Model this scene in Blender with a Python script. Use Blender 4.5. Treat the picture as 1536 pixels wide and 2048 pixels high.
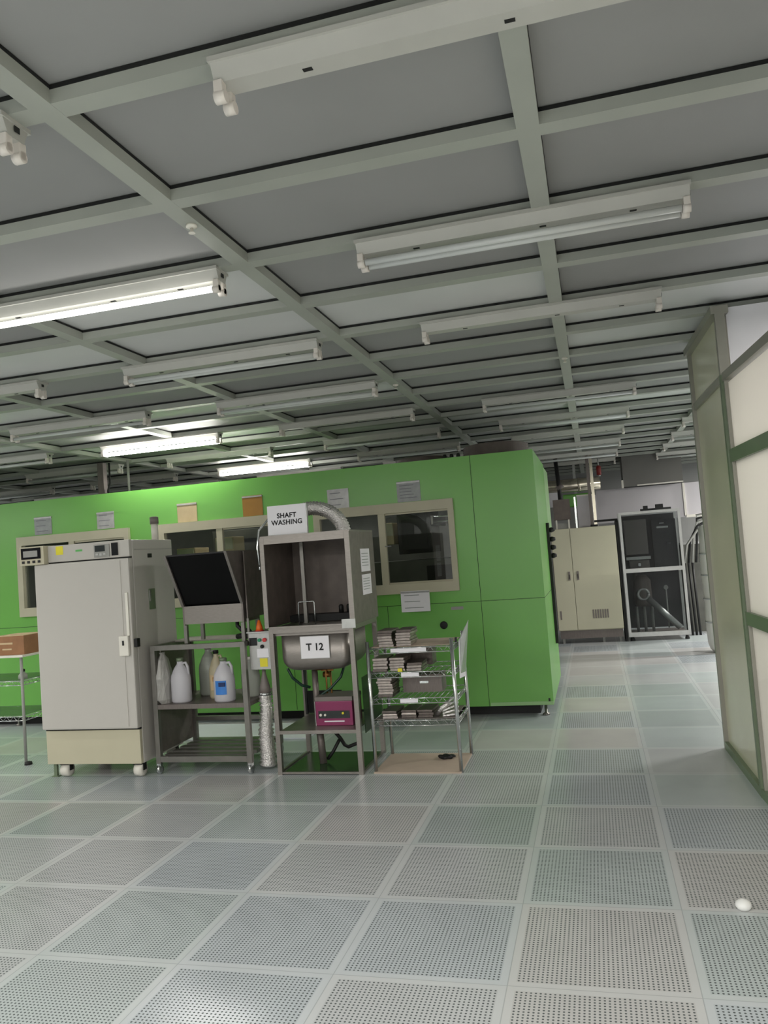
import bpy, bmesh, math, random
from mathutils import Vector, Matrix
random.seed(7)
PI = math.pi
for o in list(bpy.data.objects): bpy.data.objects.remove(o)
S = bpy.context.scene
COL = S.collection

# ------------------------------------------------------------------ camera
yaw, pitch, roll, FPX, CAMH = -0.2556379, 0.0533484, -0.0746487, 1578.1, 1.43465
cy, sy = math.cos(yaw), math.sin(yaw)
f_ = Vector((sy*math.cos(pitch), cy*math.cos(pitch), math.sin(pitch)))
r_ = Vector((cy, -sy, 0)); u_ = r_.cross(f_)
r2 = r_*math.cos(roll)+u_*math.sin(roll); u2 = -r_*math.sin(roll)+u_*math.cos(roll)
cam = bpy.data.objects.new('camera', bpy.data.cameras.new('camera')); COL.objects.link(cam)
cam.matrix_world = Matrix(((r2.x, u2.x, -f_.x, 0), (r2.y, u2.y, -f_.y, 0), (r2.z, u2.z, -f_.z, CAMH), (0, 0, 0, 1)))
cam.data.sensor_fit = 'VERTICAL'; cam.data.sensor_height = 36; cam.data.sensor_width = 27
cam.data.lens = FPX*36/2048; cam.data.clip_start = 0.05
S.camera = cam
S.view_settings.view_transform = 'Standard'; S.view_settings.look = 'None'
S.view_settings.gamma = 1; S.view_settings.use_curve_mapping = False
S.view_settings.exposure = .8

# ------------------------------------------------------------------ light
TUBE_W = 3.2          # emission of the few lit tubes in view
ROOM_W = 54.0          # each hall glow behind the camera; also scales the added fills
BOOTH_W = 36.0          # fixtures in the partitioned booth
w = bpy.data.worlds.new('world'); S.world = w; w.use_nodes = True
w.node_tree.nodes['Background'].inputs[0].default_value = (.8, .85, .85, 1)
w.node_tree.nodes['Background'].inputs[1].default_value = .3

def lamp(x, y, z, sx, sy_, W, col=(1, .985, .94), rx=0):
    l = bpy.data.lights.new('lamp_and_fill_glow', 'AREA'); l.shape = 'RECTANGLE'; l.size = sx; l.size_y = sy_
    l.energy = W; l.color = col
    o = bpy.data.objects.new('lamp_and_fill_glow', l); COL.objects.link(o); o.location = (x, y, z); o.rotation_euler = (rx, 0, 0)
    return o

# ------------------------------------------------------------------ materials
def lin(c):
    return tuple(((v/255)/12.92 if v <= 10 else ((v/255+.055)/1.055)**2.4) for v in c)
MATS = {}
def mat(name, rgb, rough=.5, metal=0, noise=.06, nscale=6, bump=0, bscale=60, spec=.5, emit=0, coat=0, trans=0, streak=None):
    if name in MATS: return MATS[name]
    m = bpy.data.materials.new(name); m.use_nodes = True; nt = m.node_tree; N = nt.nodes; L = nt.links
    b = N['Principled BSDF']; c = lin(rgb)
    b.inputs['Roughness'].default_value = rough; b.inputs['Metallic'].default_value = metal
    b.inputs['Specular IOR Level'].default_value = spec; b.inputs['Coat Weight'].default_value = coat
    b.inputs['Coat Roughness'].default_value = .25
    tc = N.new('ShaderNodeTexCoord')
    mp = N.new('ShaderNodeMapping'); L.new(tc.outputs['Object'], mp.inputs[0])
    if streak: mp.inputs['Scale'].default_value = streak
    nz = N.new('ShaderNodeTexNoise'); nz.inputs['Scale'].default_value = nscale; nz.inputs['Detail'].default_value = 3
    L.new(mp.outputs[0], nz.inputs['Vector'])
    mr = N.new('ShaderNodeMapRange'); mr.inputs['From Min'].default_value = .3; mr.inputs['From Max'].default_value = .7
    mr.inputs['To Min'].default_value = 1-noise; mr.inputs['To Max'].default_value = 1+noise
    L.new(nz.outputs['Fac'], mr.inputs['Value'])
    hs = N.new('ShaderNodeHueSaturation'); hs.inputs['Color'].default_value = (*c, 1)
    L.new(mr.outputs[0], hs.inputs['Value']); L.new(hs.outputs[0], b.inputs['Base Color'])
    if bump:
        n2 = N.new('ShaderNodeTexNoise'); n2.inputs['Scale'].default_value = bscale
        L.new(mp.outputs[0], n2.inputs['Vector'])
        bp = N.new('ShaderNodeBump'); bp.inputs['Strength'].default_value = bump; bp.inputs['Distance'].default_value = .01
        L.new(n2.outputs['Fac'], bp.inputs['Height']); L.new(bp.outputs[0], b.inputs['Normal'])
    if emit:
        b.inputs['Emission Color'].default_value = (1, .98, .93, 1); b.inputs['Emission Strength'].default_value = emit
    if trans:
        t = N.new('ShaderNodeBsdfTranslucent'); t.inputs[0].default_value = (*c, 1)
        mx = N.new('ShaderNodeMixShader'); mx.inputs[0].default_value = trans
        L.new(b.outputs[0], mx.inputs[1]); L.new(t.outputs[0], mx.inputs[2]); L.new(mx.outputs[0], N['Material Output'].inputs[0])
    MATS[name] = m; return m

def glassmat(name, tint, refl=1.0, rough=.02):
    m = bpy.data.materials.new(name); m.use_nodes = True; nt = m.node_tree; N = nt.nodes; L = nt.links
    N.remove(N['Principled BSDF'])
    t = N.new('ShaderNodeBsdfTransparent'); t.inputs[0].default_value = (*tint, 1)
    g = N.new('ShaderNodeBsdfGlossy'); g.inputs['Roughness'].default_value = rough
    fr = N.new('ShaderNodeFresnel'); fr.inputs[0].default_value = 1.5
    mu = N.new('ShaderNodeMath'); mu.operation = 'MULTIPLY'; mu.inputs[1].default_value = refl
    L.new(fr.outputs[0], mu.inputs[0])
    mx = N.new('ShaderNodeMixShader'); L.new(mu.outputs[0], mx.inputs[0]); L.new(t.outputs[0], mx.inputs[1]); L.new(g.outputs[0], mx.inputs[2])
    L.new(mx.outputs[0], N['Material Output'].inputs[0]); return m

M = dict(
 panel_grey=mat('filter_panel_grey', (147, 147, 146), .7, 0, .03, 3),
 panel_white=mat('blank_panel_white', (206, 207, 206), .45, 0, .03, 3),
 grid=mat('painted_grid_grey_green', (164, 167, 159), .4, 0, .05, 4),
 gasket=mat('black_gasket', (14, 15, 15), .7),
 wall=mat('wall_grey_paint', (150, 150, 148), .6, 0, .05, 2),
 lightbody=mat('white_enamel', (184, 183, 177), .35, 0, .03, 9),
 socket=mat('white_plastic_socket', (222, 215, 208), .5),
 tube=mat('unlit_tube_glass', (205, 208, 206), .15, 0, .02),
 tube_far=mat('bright_lit_tube', (255, 255, 245), .3, emit=TUBE_W*9),
 tube_on=mat('lit_tube', (255, 255, 245), .3, emit=TUBE_W),
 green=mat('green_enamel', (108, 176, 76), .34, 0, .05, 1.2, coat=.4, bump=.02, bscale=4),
 green_pale=mat('green_enamel_sheen', (150, 190, 132), .3, 0, .05, 1.5),  # paler green, the machine side's gloss reflection put into the colour
 seam=mat('dark_green_joint', (28, 48, 22), .7),
 beige=mat('beige_frame', (186, 181, 158), .45, 0, .04),
 black=mat('matt_black', (10, 10, 11), .55),
 deepblack=mat('opening_black', (6, 6, 7), .35, spec=.15),
 rollwhite=mat('white_wrap', (226, 222, 218), .4, 0, .06, 5, bump=.4, bscale=12),
 blackgloss=mat('gloss_black', (14, 16, 19), .2),
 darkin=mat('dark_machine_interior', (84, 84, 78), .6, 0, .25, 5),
 darkbrown=mat('dark_motor_housing', (104, 94, 88), .55, 0, .15, 12),
 oven=mat('oven_white_enamel', (190, 186, 180), .42, 0, .015, 2),
 cream=mat('cream_enamel', (190, 184, 160), .45, 0, .02, 3),
 cream2=mat('cream_cabinet', (196, 192, 168), .45, 0, .03, 3),
 steel=mat('brushed_stainless', (144, 138, 133), .38, .8, .09, 30, streak=(1, 1, 12)),
 steel_dark=mat('dull_dark_stainless', (118, 110, 106), .45, .45, .12, 20, streak=(12, 1, 1)),
 steel_tube=mat('stainless_tube', (134, 131, 126), .35, .75, .08, 15),
 chrome=mat('chrome', (205, 208, 208), .18, .95, .05),
 alu=mat('aluminium_profile', (185, 185, 183), .35, .7, .06, 20),
 foil=mat('crinkled_foil', (228, 224, 222), .34, .95, .1, 60, bump=.8, bscale=120),
 plate=mat('metal_plate', (150, 141, 136), .3, .85, .25, 30),
 plate_dark=mat('dark_metal_plate', (96, 88, 84), .4, .75, .3, 30),
 paper=mat('white_paper', (232, 230, 235), .7, 0, .02),
 sleeve=mat('clear_sleeve_sheet', (172, 172, 172), .2, 0, .1, 20, coat=.6),
 sleeve_grey=mat('grey_notice', (148, 152, 152), .3, 0, .1, 20),
 tan=mat('tan_notice', (188, 170, 134), .4, 0, .06, 12),
 brownlabel=mat('brown_notice', (160, 116, 46), .4, 0, .06, 12),
 ink=mat('black_ink', (22, 22, 24), .7),
 inkgrey=mat('faded_ink', (120, 120, 128), .8),
 yellow=mat('yellow_sticker', (224, 212, 50), .5), greenled=mat('green_label', (90, 175, 90), .5),
 blue=mat('blue_label', (56, 122, 200), .5), bluedark=mat('navy_print', (14, 38, 90), .5),
 red=mat('red_plastic', (190, 40, 40), .4), greenbtn=mat('green_plastic', (20, 130, 90), .4), orange=mat('orange_plastic', (225, 105, 30), .45),
 jug=mat('milky_plastic', (212, 210, 216), .35, 0, .03, 6, trans=.25),
 jug2=mat('cloudy_plastic', (182, 186, 176), .4, 0, .05, 6, trans=.3),
 amber=mat('cream_plastic', (178, 168, 140), .4, 0, .08, 6),
 bag=mat('crumpled_poly_bag', (182, 180, 176), .3, 0, .1, 8, bump=.6, bscale=25, trans=.2),
 cardboard=mat('cardboard', (150, 108, 76), .8, 0, .1, 14), cardlight=mat('cardboard_edge', (200, 176, 140), .8),
 boardtan=mat('tan_board', (186, 168, 152), .7, 0, .05, 8),
 magenta=mat('magenta_enamel', (132, 42, 88), .35, 0, .05),
 greygrille=mat('grey_grille', (120, 112, 108), .5), brass=mat('aged_brass', (140, 96, 52), .4, .8),
 hose=mat('dark_green_hose', (18, 52, 40), .4), rubber=mat('black_rubber', (20, 20, 20), .6),
 tray=mat('dark_green_tray', (44, 68, 42), .25, .1, .2, 4), castor=mat('white_castor', (226, 222, 212), .4),
 whitebox=mat('white_duct_board', (196, 192, 196), .5, 0, .03, 2), greybox=mat('grey_duct_board', (112, 110, 106), .6, 0, .05, 2),
 ducting=mat('polished_duct', (214, 206, 188), .22, .95, .08, 8, streak=(14, 1, 1)),
 redlight=mat('red_beacon_cap', (120, 22, 14), .4), wallpanel=mat('grey_green_sheet', (214, 210, 186), .22, .0, .05, 1.5, coat=.4),
 railgreen=mat('green_grey_rail', (112, 126, 102), .4, .1, .06, 5), railgrey=mat('grey_rail', (150, 148, 138), .4, .2, .05, 5),
 diffuser=mat('white_translucent_panel', (232, 229, 223), .4, 0, .03, 1.5, trans=.6),
 ball=mat('white_knob', (228, 228, 226), .4), whitesheet=mat('white_plastic_sheet', (236, 240, 246), .4, 0, .02),
 pvc=mat('grey_pvc', (150, 150, 145), .4), screenlcd=mat('dark_lcd', (40, 46, 46), .2),
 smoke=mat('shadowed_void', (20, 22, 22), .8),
)
GLASS = glassmat('window_glass', (.86, .88, .86), 1.3)
ACRYL = glassmat('clear_acrylic', (.74, .76, .76), .6, .1)

def floor_material():
    m = bpy.data.materials.new('perforated_floor_tiles'); m.use_nodes = True; nt = m.node_tree; N = nt.nodes; L = nt.links
    b = N['Principled BSDF']
    g = N.new('ShaderNodeNewGeometry'); sep = N.new('ShaderNodeSeparateXYZ'); L.new(g.outputs['Position'], sep.inputs[0])
    def math_(op, a, c=None, d=None):
        n = N.new('ShaderNodeMath'); n.operation = op
        for i, v in enumerate((a, c, d)):
            if v is None: continue
            if isinstance(v, (int, float)): n.inputs[i].default_value = v
            else: L.new(v, n.inputs[i])
        return n.outputs[0]
    X = math_('DIVIDE', math_('ADD', sep.outputs[0], 2.1955+60), .6); Y = math_('DIVIDE', math_('ADD', sep.outputs[1], -2.646+60), .6)
    fx, fy = math_('FRACT', X), math_('FRACT', Y); ix, iy = math_('FLOOR', X), math_('FLOOR', Y)
    comb = N.new('ShaderNodeCombineXYZ'); L.new(ix, comb.inputs[0]); L.new(iy, comb.inputs[1])
    wn = N.new('ShaderNodeTexWhiteNoise'); L.new(comb.outputs[0], wn.inputs['Vector'])
    ux, uy = math_('MULTIPLY', fx, .6), math_('MULTIPLY', fy, .6)
    P_, MG = .0152, .0265
    def cell(u): return math_('SUBTRACT', math_('FRACT', math_('DIVIDE', math_('SUBTRACT', u, MG), P_)), .5)
    cx_, cy_ = cell(ux), cell(uy)
    d = math_('SQRT', math_('ADD', math_('MULTIPLY', cx_, cx_), math_('MULTIPLY', cy_, cy_)))
    hole = math_('LESS_THAN', d, .24)
    ins = lambda u: math_('MULTIPLY', math_('GREATER_THAN', u, MG), math_('LESS_THAN', u, .6-MG))
    inside = math_('MULTIPLY', ins(ux), ins(uy))
    # solid (unperforated) tiles: further part of the hall, plus odd ones
    far = math_('GREATER_THAN', sep.outputs[1], 2.646+.6*5)
    solid_r = math_('MULTIPLY', math_('GREATER_THAN', ix, 103.5-.1), math_('MULTIPLY', math_('GREATER_THAN', iy, 102.9), math_('LESS_THAN', iy, 104.5)))
    solid = math_('MAXIMUM', math_('MULTIPLY', far, math_('GREATER_THAN', wn.outputs['Value'], .2)), solid_r)
    hole = math_('MULTIPLY', math_('MULTIPLY', hole, inside), math_('SUBTRACT', 1, solid))
    # joint line between tiles
    e = lambda u: math_('MINIMUM', u, math_('SUBTRACT', .6, u))
    joint = math_('LESS_THAN', math_('MINIMUM', e(ux), e(uy)), .0018)
    border = math_('SUBTRACT', 1, inside)
    # colours
    tint = N.new('ShaderNodeValToRGB'); cr = tint.color_ramp; cr.interpolation = 'CONSTANT'
    cols = [(0, (180, 186, 190)), (.22, (186, 188, 189)), (.45, (182, 189, 189)), (.62, (178, 186, 186)), (.78, (188, 187, 186)), (.9, (172, 180, 179))]
    cr.elements[0].color = (*lin(cols[0][1]), 1); cr.elements[1].position = cols[1][0]; cr.elements[1].color = (*lin(cols[1][1]), 1)
    for p_, c in cols[2:]:
        el = cr.elements.new(p_); el.color = (*lin(c), 1)
    L.new(wn.outputs['Value'], tint.inputs[0])
    nz = N.new('ShaderNodeTexNoise'); nz.inputs['Scale'].default_value = 2.2; nz.inputs['Detail'].default_value = 4; L.new(g.outputs['Position'], nz.inputs['Vector'])
    mr = N.new('ShaderNodeMapRange'); mr.inputs['From Min'].default_value = .3; mr.inputs['From Max'].default_value = .7; mr.inputs['To Min'].default_value = .94; mr.inputs['To Max'].default_value = 1.05
    L.new(nz.outputs['Fac'], mr.inputs['Value'])
    hs = N.new('ShaderNodeHueSaturation'); L.new(tint.outputs[0], hs.inputs['Color']); L.new(mr.outputs[0], hs.inputs['Value'])
    def mixc(fac, a, col):
        mx = N.new('ShaderNodeMix'); mx.data_type = 'RGBA'; L.new(fac, mx.inputs['Factor']); L.new(a, mx.inputs['A']); mx.inputs['B'].default_value = (*lin(col), 1); return mx.outputs['Result']
    c1 = mixc(math_('MULTIPLY', border, .4), hs.outputs[0], (206, 209, 210))
    c2 = mixc(math_('MULTIPLY', joint, .35), c1, (110, 116, 116))
    c3 = mixc(hole, c2, (86, 91, 91))
    L.new(c3, b.inputs['Base Color'])
    L.new(math_('MULTIPLY_ADD', hole, .4, .23), b.inputs['Roughness'])
    L.new(math_('MULTIPLY_ADD', hole, -.5, .5), b.inputs['Specular IOR Level'])
    return m
FLOORM = floor_material()

# ------------------------------------------------------------------ mesh helpers
class MB:
    def __init__(s): s.b = bmesh.new(); s.mats = []
    def mi(s, m):
        if m is None: return 0
        if m not in s.mats: s.mats.append(m)
        return s.mats.index(m)
    def box(s, x0, x1, y0, y1, z0, z1, m=None, bev=0):
        t = bmesh.new(); bmesh.ops.create_cube(t, size=1)
        for v in t.verts: v.co = Vector(((x0+x1)/2+v.co.x*(x1-x0), (y0+y1)/2+v.co.y*(y1-y0), (z0+z1)/2+v.co.z*(z1-z0)))
        if bev: bmesh.ops.bevel(t, geom=t.edges[:], offset=bev, segments=2, affect='EDGES', profile=.6)
        return s._add(t, m)
    def _add(s, t, m, mx=None, smooth=False):
        if mx is not None: bmesh.ops.transform(t, matrix=mx, verts=t.verts)
        k = s.mi(m); vm = {v: s.b.verts.new(v.co) for v in t.verts}
        for f in t.faces:
            try: nf = s.b.faces.new([vm[v] for v in f.verts])
            except ValueError: continue
            nf.material_index = k; nf.smooth = smooth or f.smooth
        t.free(); return s
    def poly(s, pts, m=None):
        f = s.b.faces.new([s.b.verts.new(p) for p in pts]); f.material_index = s.mi(m); return s
    def hexa(s, a, b, m=None):   # two quads a (4 pts) and b (4 pts) joined
        t = bmesh.new(); A = [t.verts.new(p) for p in a]; B = [t.verts.new(p) for p in b]
        t.faces.new(A[::-1]); t.faces.new(B)
        for i in range(4): t.faces.new([A[i], A[(i+1) % 4], B[(i+1) % 4], B[i]])
        bmesh.ops.recalc_face_normals(t, faces=t.faces[:]); return s._add(t, m)
    def tube(s, pts, r, m=None, seg=10, cap=True, radii=None):
        P = [Vector(p) for p in pts]; t = bmesh.new(); rings = []
        up = None
        for i, p in enumerate(P):
            d = (P[min(i+1, len(P)-1)]-P[max(i-1, 0)]).normalized()
            if up is None: up = d.orthogonal().normalized()
            else: up = (up-d*up.dot(d)).normalized()
            w_ = d.cross(up); rr = radii[i] if radii else r
            rings.append([t.verts.new(p+(up*math.cos(2*PI*k/seg)+w_*math.sin(2*PI*k/seg))*rr) for k in range(seg)])
        for a, b in zip(rings, rings[1:]):
            for k in range(seg):
                f = t.faces.new([a[k], a[(k+1) % seg], b[(k+1) % seg], b[k]]); f.smooth = True
        if cap: t.faces.new(rings[0][::-1]); t.faces.new(rings[-1])
        return s._add(t, m)
    def lathe(s, prof, m=None, loc=(0, 0, 0), seg=20, axis='Z', sx=1, sy=1):
        t = bmesh.new(); rings = []
        for r, z in prof:
            r = max(r, 1e-4)
            rings.append([t.verts.new((r*math.cos(2*PI*k/seg)*sx, r*math.sin(2*PI*k/seg)*sy, z)) for k in range(seg)])
        for a, b in zip(rings, rings[1:]):
            for k in range(seg):
                f = t.faces.new([a[k], a[(k+1) % seg], b[(k+1) % seg], b[k]]); f.smooth = True
        t.faces.new(rings[0][::-1]); t.faces.new(rings[-1])
        mx = Matrix.Translation(loc)
        if axis == 'Y': mx = mx @ Matrix.Rotation(PI/2, 4, 'X')
        if axis == 'X': mx = mx @ Matrix.Rotation(PI/2, 4, 'Y')
        return s._add(t, m, mx)
    def build(s, name, m=None, parent=None, loc=None, rz=0):
        me = bpy.data.meshes.new(name); s.b.to_mesh(me); s.b.free()
        if s.mats and m is None:
            for q in s.mats: me.materials.append(q)
        else: me.materials.append(m)
        o = bpy.data.objects.new(name, me); COL.objects.link(o)
        if parent is not None: o.parent = parent
        if loc is not None: o.location = loc
        if rz: o.rotation_euler.z = rz
        return o
def tag(o, label, cat=None, group=None, kind=None):
    if label: o['label'] = label
    if cat: o['category'] = cat
    if group: o['group'] = group
    if kind: o['kind'] = kind
    return o
def thing(name, label, cat, loc=(0, 0, 0), rz=0, group=None):
    o = bpy.data.objects.new(name, None); COL.objects.link(o); o.location = loc; o.rotation_euler.z = rz
    o.empty_display_size = .1
    return tag(o, label, cat, group)
def struct(name, mb, m=None): return tag(mb.build(name, m), None, kind='structure')
def copy_tree(o, parent=None):
    c = o.copy(); COL.objects.link(c)
    if parent is not None: c.parent = parent
    for ch in [q for q in bpy.data.objects if q.parent == o]: copy_tree(ch, c)
    return c
def part(name, m, parent, *boxes, bev=0, label=None):
    b = MB()
    for q in boxes: b.box(*q, bev=bev)
    o = b.build(name, m, parent)
    if label: o['label'] = label
    return o
def text(s, size, loc, m, parent, name='printed_text', rot=(PI/2, 0, 0), spacing=1.0):
    cu = bpy.data.curves.new(name, 'FONT'); cu.body = s; cu.size = size; cu.align_x = 'CENTER'; cu.align_y = 'CENTER'; cu.extrude = .0006
    cu.space_line = 1.0; cu.space_character = spacing; cu.offset = size*.025
    t = bpy.data.objects.new(name+'_tmp', cu); COL.objects.link(t)
    bpy.context.view_layer.update()
    me = bpy.data.meshes.new_from_object(t.evaluated_get(bpy.context.evaluated_depsgraph_get()))
    bpy.data.objects.remove(t)
    me.materials.clear(); me.materials.append(m)
    o = bpy.data.objects.new(name, me); COL.objects.link(o); o.location = loc; o.rotation_euler = rot; o.parent = parent
    return o
L_ = lambda a, b, t: a+(b-a)*t

# ================================================================== SETTING
CZ = 2.696; BX, BY = -1.248, 1.704           # ceiling panel plane and grid origin
XL, XR, YF, YB = -16.0, 6.5, -9.0, 15.0
fl = MB(); fl.poly([(XL, YF, 0), (XR, YF, 0), (XR, YB, 0), (XL, YB, 0)]); struct('floor', fl, FLOORM)
b = MB(); b.box(XL-.1, XR+.1, YB, YB+.1, 0, 2.9); struct('wall_back', b, M['wall'])
b = MB(); b.box(XL-.1, XL, YF, YB, 0, 2.9); struct('wall_left', b, M['wall'])
b = MB(); b.box(XR, XR+.1, YF, YB, 0, 2.9); struct('wall_right', b, M['wall'])
b = MB(); b.box(XL-.1, XR+.1, YF-.1, YF, 0, 2.9); struct('wall_front', b, M['wall'])
# ceiling panels: grey filter faces with some bright blank panels
white = {(-1, 3), (0, 4), (0, 5), (-2, 2), (-2, 3), (-3, 3), (-3, 6), (-2, 6), (-4, 5), (-3, 8), (1, 5), (1, 4), (2, 5), (1, 6), (-2, 9), (-4, 8), (-1, 9), (-3, 10), (-5, 7), (0, 9), (-2, 11)}
cb = MB()
for i in range(-13, 7):
    for j in range(-18, 23):
        x0 = BX+1.2+1.2*i; y0 = BY+.6*j+.066
        x0, x1 = x0, x0+1.2-.067; y1 = y0+.6-.066
        m = M['panel_white'] if (i, j) in white or (i >= 1 and j < 8) else M['panel_grey']
        cb.poly([(x0-.02, y0-.02, CZ+.006), (x0-.02, y1+.02, CZ+.006), (x1+.02, y1+.02, CZ+.006), (x1+.02, y0-.02, CZ+.006)], m)
cb.box(XL-.1, XR+.1, YF-.1, YB+.1, CZ+.03, CZ+.06, M['wall'])
struct('ceiling', cb)
gb = MB(); gk = MB()
for i in range(-12, 7):
    x = BX+1.2*i
    gb.box(x-.067, x, YF, YB, 2.65, CZ+.004)
    gk.box(x, x+.0015, YF, YB, CZ-.006, CZ+.004)
for j in range(-17, 23):
    y = BY+.6*j
    gb.box(XL, XR, y, y+.066, 2.6505, CZ+.004)
    gk.box(XL, XR, y-.0015, y, CZ-.008, CZ+.004)
struct('trim_1', gb, M['grid']); struct('trim_2', gk, M['gasket'])

# ================================================================== CEILING LIGHTS
ROWN = ['front row', 'second row', 'third row', 'fourth row', 'fifth row', 'sixth row', 'seventh row', 'eighth row', 'ninth row', 'tenth row']
COLN = {-1: 'rightmost column beyond the partition post', 0: 'column above the corridor side', 1: 'column above the shaft washing sink', 2: 'column above the white oven', 3: 'column left of the oven', 4: 'far left column'}
def fixture(tubes, lit):
    t = thing('ceiling_light', '', 'ceiling light')
    b = MB(); H = .61
    b.hexa([(-H, -.052, .05), (H, -.052, .05), (H, .052, .05), (-H, .052, .05)], [(-H, -.03, 0), (H, -.03, 0), (H, .03, 0), (-H, .03, 0)], M['lightbody'])
    b.box(-H-.004, H+.004, -.056, .056, .04, .0525, M['lightbody'])
    for q in (-.38, .1, .42): b.box(q-.012, q+.012, -.006, .006, -.0015, 0, M['rubber'])
    for s in (-1, 1): b.box(s*(H+.004)-.001, s*(H+.004)+.001, -.01, .01, .018, .034, M['rubber'])
    b.build('housing', None, t)
    for s in (-1, 1):
        for q in (-.026, .026):
            b = MB(); b.box(s*(H-.012)-.012, s*(H-.012)+.012, q-.013, q+.013, -.045, .004, bev=.003); b.lathe([(.016, -.014), (.016, .014)], None, (s*(H-.014), q, -.035), 12, 'X')
            b.build('lamp_holder', M['socket'], t)
    for k, q in enumerate((-.026, .026)):
        if k < tubes:
            b = MB(); b.lathe([(.013, -H+.03), (.013, H-.03)], None, (0, q, -.032), 12, 'X')
            o = b.build('tube', M['tube_on'] if lit else M['tube'], t)
            if lit: o['label'] = 'glowing fluorescent tube'
    return t
protos = {(0, 0): fixture(0, 0), (1, 0): fixture(1, 0), (2, 0): fixture(2, 0), (1, 1): fixture(1, 1), (2, 1): fixture(2, 1)}
usedp = set()
lit = {(1, 1): 1, (4, 2): 2, (6, 2): 2}
tubes = {(0, 0): 0, (0, 1): 0, (1, 0): 2, (2, 1): 2, (2, 0): 0, (3, 1): 2}
for r in range(0, 10):
    for c in range(-1, 5):
        if r == 0 and c not in (0, 1): continue
        if r == 1 and c not in (0, 1): continue
        if r == 2 and c not in (0, 1, 2): continue
        if r == 3 and c not in (1, 2, 3): continue
        if c == -1 and r < 5: continue
        if r == 4 and c == 4: continue
        key = (lit[(r, c)], 1) if (r, c) in lit else (tubes.get((r, c), (r*7+c*5) % 3), 0)
        p = protos[key]
        o = p if key not in usedp else copy_tree(p)
        usedp.add(key)
        o.location = (-.18-1.812*c, 1.737+1.2*r, 2.6)
        st = ('glowing white batten fluorescent light, ' if key[1] else 'unlit white batten fluorescent light, ')
        if key[1] and r > 1:
            for ch in bpy.data.objects:
                if ch.parent == o and ch.name.startswith('tube'):
                    ch.data = ch.data.copy(); ch.data.materials[0] = M['tube_far']
        o['label'] = st+ROWN[r]+', '+COLN[c]; o['group'] = 'batten lights on the ceiling grid'
for k, p in protos.items():
    if k not in usedp:
        for ch in [q for q in bpy.data.objects if q.parent == p]: bpy.data.objects.remove(ch)
        bpy.data.objects.remove(p)
# area glows for hall lamps behind the camera and left, plus unseen fills
for y in (-.663, -3.063, -5.463, -7.863):
    for x in (-.18, -3.8, -7.4): lamp(x, y, 2.59, 1.2, .1, ROOM_W*(.5 if x < -7 else .95))
lamp(-.18, .537, 2.59, 1.2, .1, ROOM_W*.4)  # unseen fill added to brighten the oven's right side
for x, y in ((-9.3, 1.737), (-9.3, 4.14), (-11.1, 8.9), (-9.3, 6.5)): lamp(x, y, 2.59, 1.2, .1, ROOM_W)
for y in (7.74, 10.14, 12.54): lamp(3.44, y, 2.59, 1.2, .1, ROOM_W*1.6)  # unseen fill added behind the partition to brighten the corridor
for x, y in ((-3.8, 1.737), (-5.6, 2.937), (-5.6, 4.137)): lamp(x, y, 2.59, 1.2, .1, ROOM_W*.16)  # weak unseen fill added at the left to lift the middle floor
for x, y in ((2.4, 4.14), (2.4, 1.737), (2.4, -1)): lamp(x, y, 2.59, 1.2, .1, BOOTH_W)

# small sprinkler and sensor on the grid
def sprinkler(x, y, label):
    t = thing('sprinkler', label, 'sprinkler', (x, y, 2.65))
    b = MB(); b.lathe([(.02, 0), (.02, -.008), (.008, -.012)], None); b.build('escutcheon', M['castor'], t)
    b = MB(); b.lathe([(.006, -.01), (.006, -.024), (.012, -.027), (.012, -.03)], None); b.build('deflector', M['castor'], t)
sprinkler(-1.28, 2.5, 'small white sprinkler on the grid bar right of the second left crossing')
sprinkler(-.08, 5.36, 'small yellowish sprinkler at the grid crossing above the corridor')
sprinkler(-1.28, 5.5, 'small pale sprinkler on the grid bar above the steel hood')

# ================================================================== PARTITION WALL (right)
def wx(y):
    return .727+(5.62-y)*.028 if y > 4.62 else .755+(4.62-y)*.068
def wseg(b, y0, y1, z0, z1, d0, d1, m=None):   # slab along the wall line, d = offset from the face
    b.hexa([(wx(y0)+d0, y0, z0), (wx(y0)+d1, y0, z0), (wx(y0)+d1, y0, z1), (wx(y0)+d0, y0, z1)],
           [(wx(y1)+d0, y1, z0), (wx(y1)+d1, y1, z0), (wx(y1)+d1, y1, z1), (wx(y1)+d0, y1, z1)], m)
YS = [5.62, 4.62, 3.42, 2.22, 1.02, -1.0, -4, -8.9]
b = MB(); wseg(b, 5.6, 4.64, .05, 2.25, .012, .03); wseg(b, 5.6, 4.64, 2.3, 2.65, .012, .03)
wp = struct('wall_partition_end', b, M['wallpanel'])
b = MB()
for a, c in zip(YS[1:], YS[2:]):
    for z0, z1 in ((.05, .92), (.98, 1.79), (1.85, 2.22)): wseg(b, a-.03, c+.03, z0, z1, .014, .026)
struct('wall_partition_panels', b, M['diffuser'])
b = MB()
for a, c in zip(YS, YS[1:]):
    wseg(b, a, c, 2.235, 2.28, -.005, .045)
struct('trim_3', b, M['railgrey'])
b = MB()
for a, c in zip(YS[1:], YS[2:]):
    wseg(b, a, c, .915, .985, -.005, .045); wseg(b, a, c, 1.79, 1.86, -.005, .045)
for a, c in zip(YS, YS[1:]): wseg(b, a, c, 0, .05, -.012, .05)
struct('trim_4', b, M['railgreen'])
b = MB()
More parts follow.
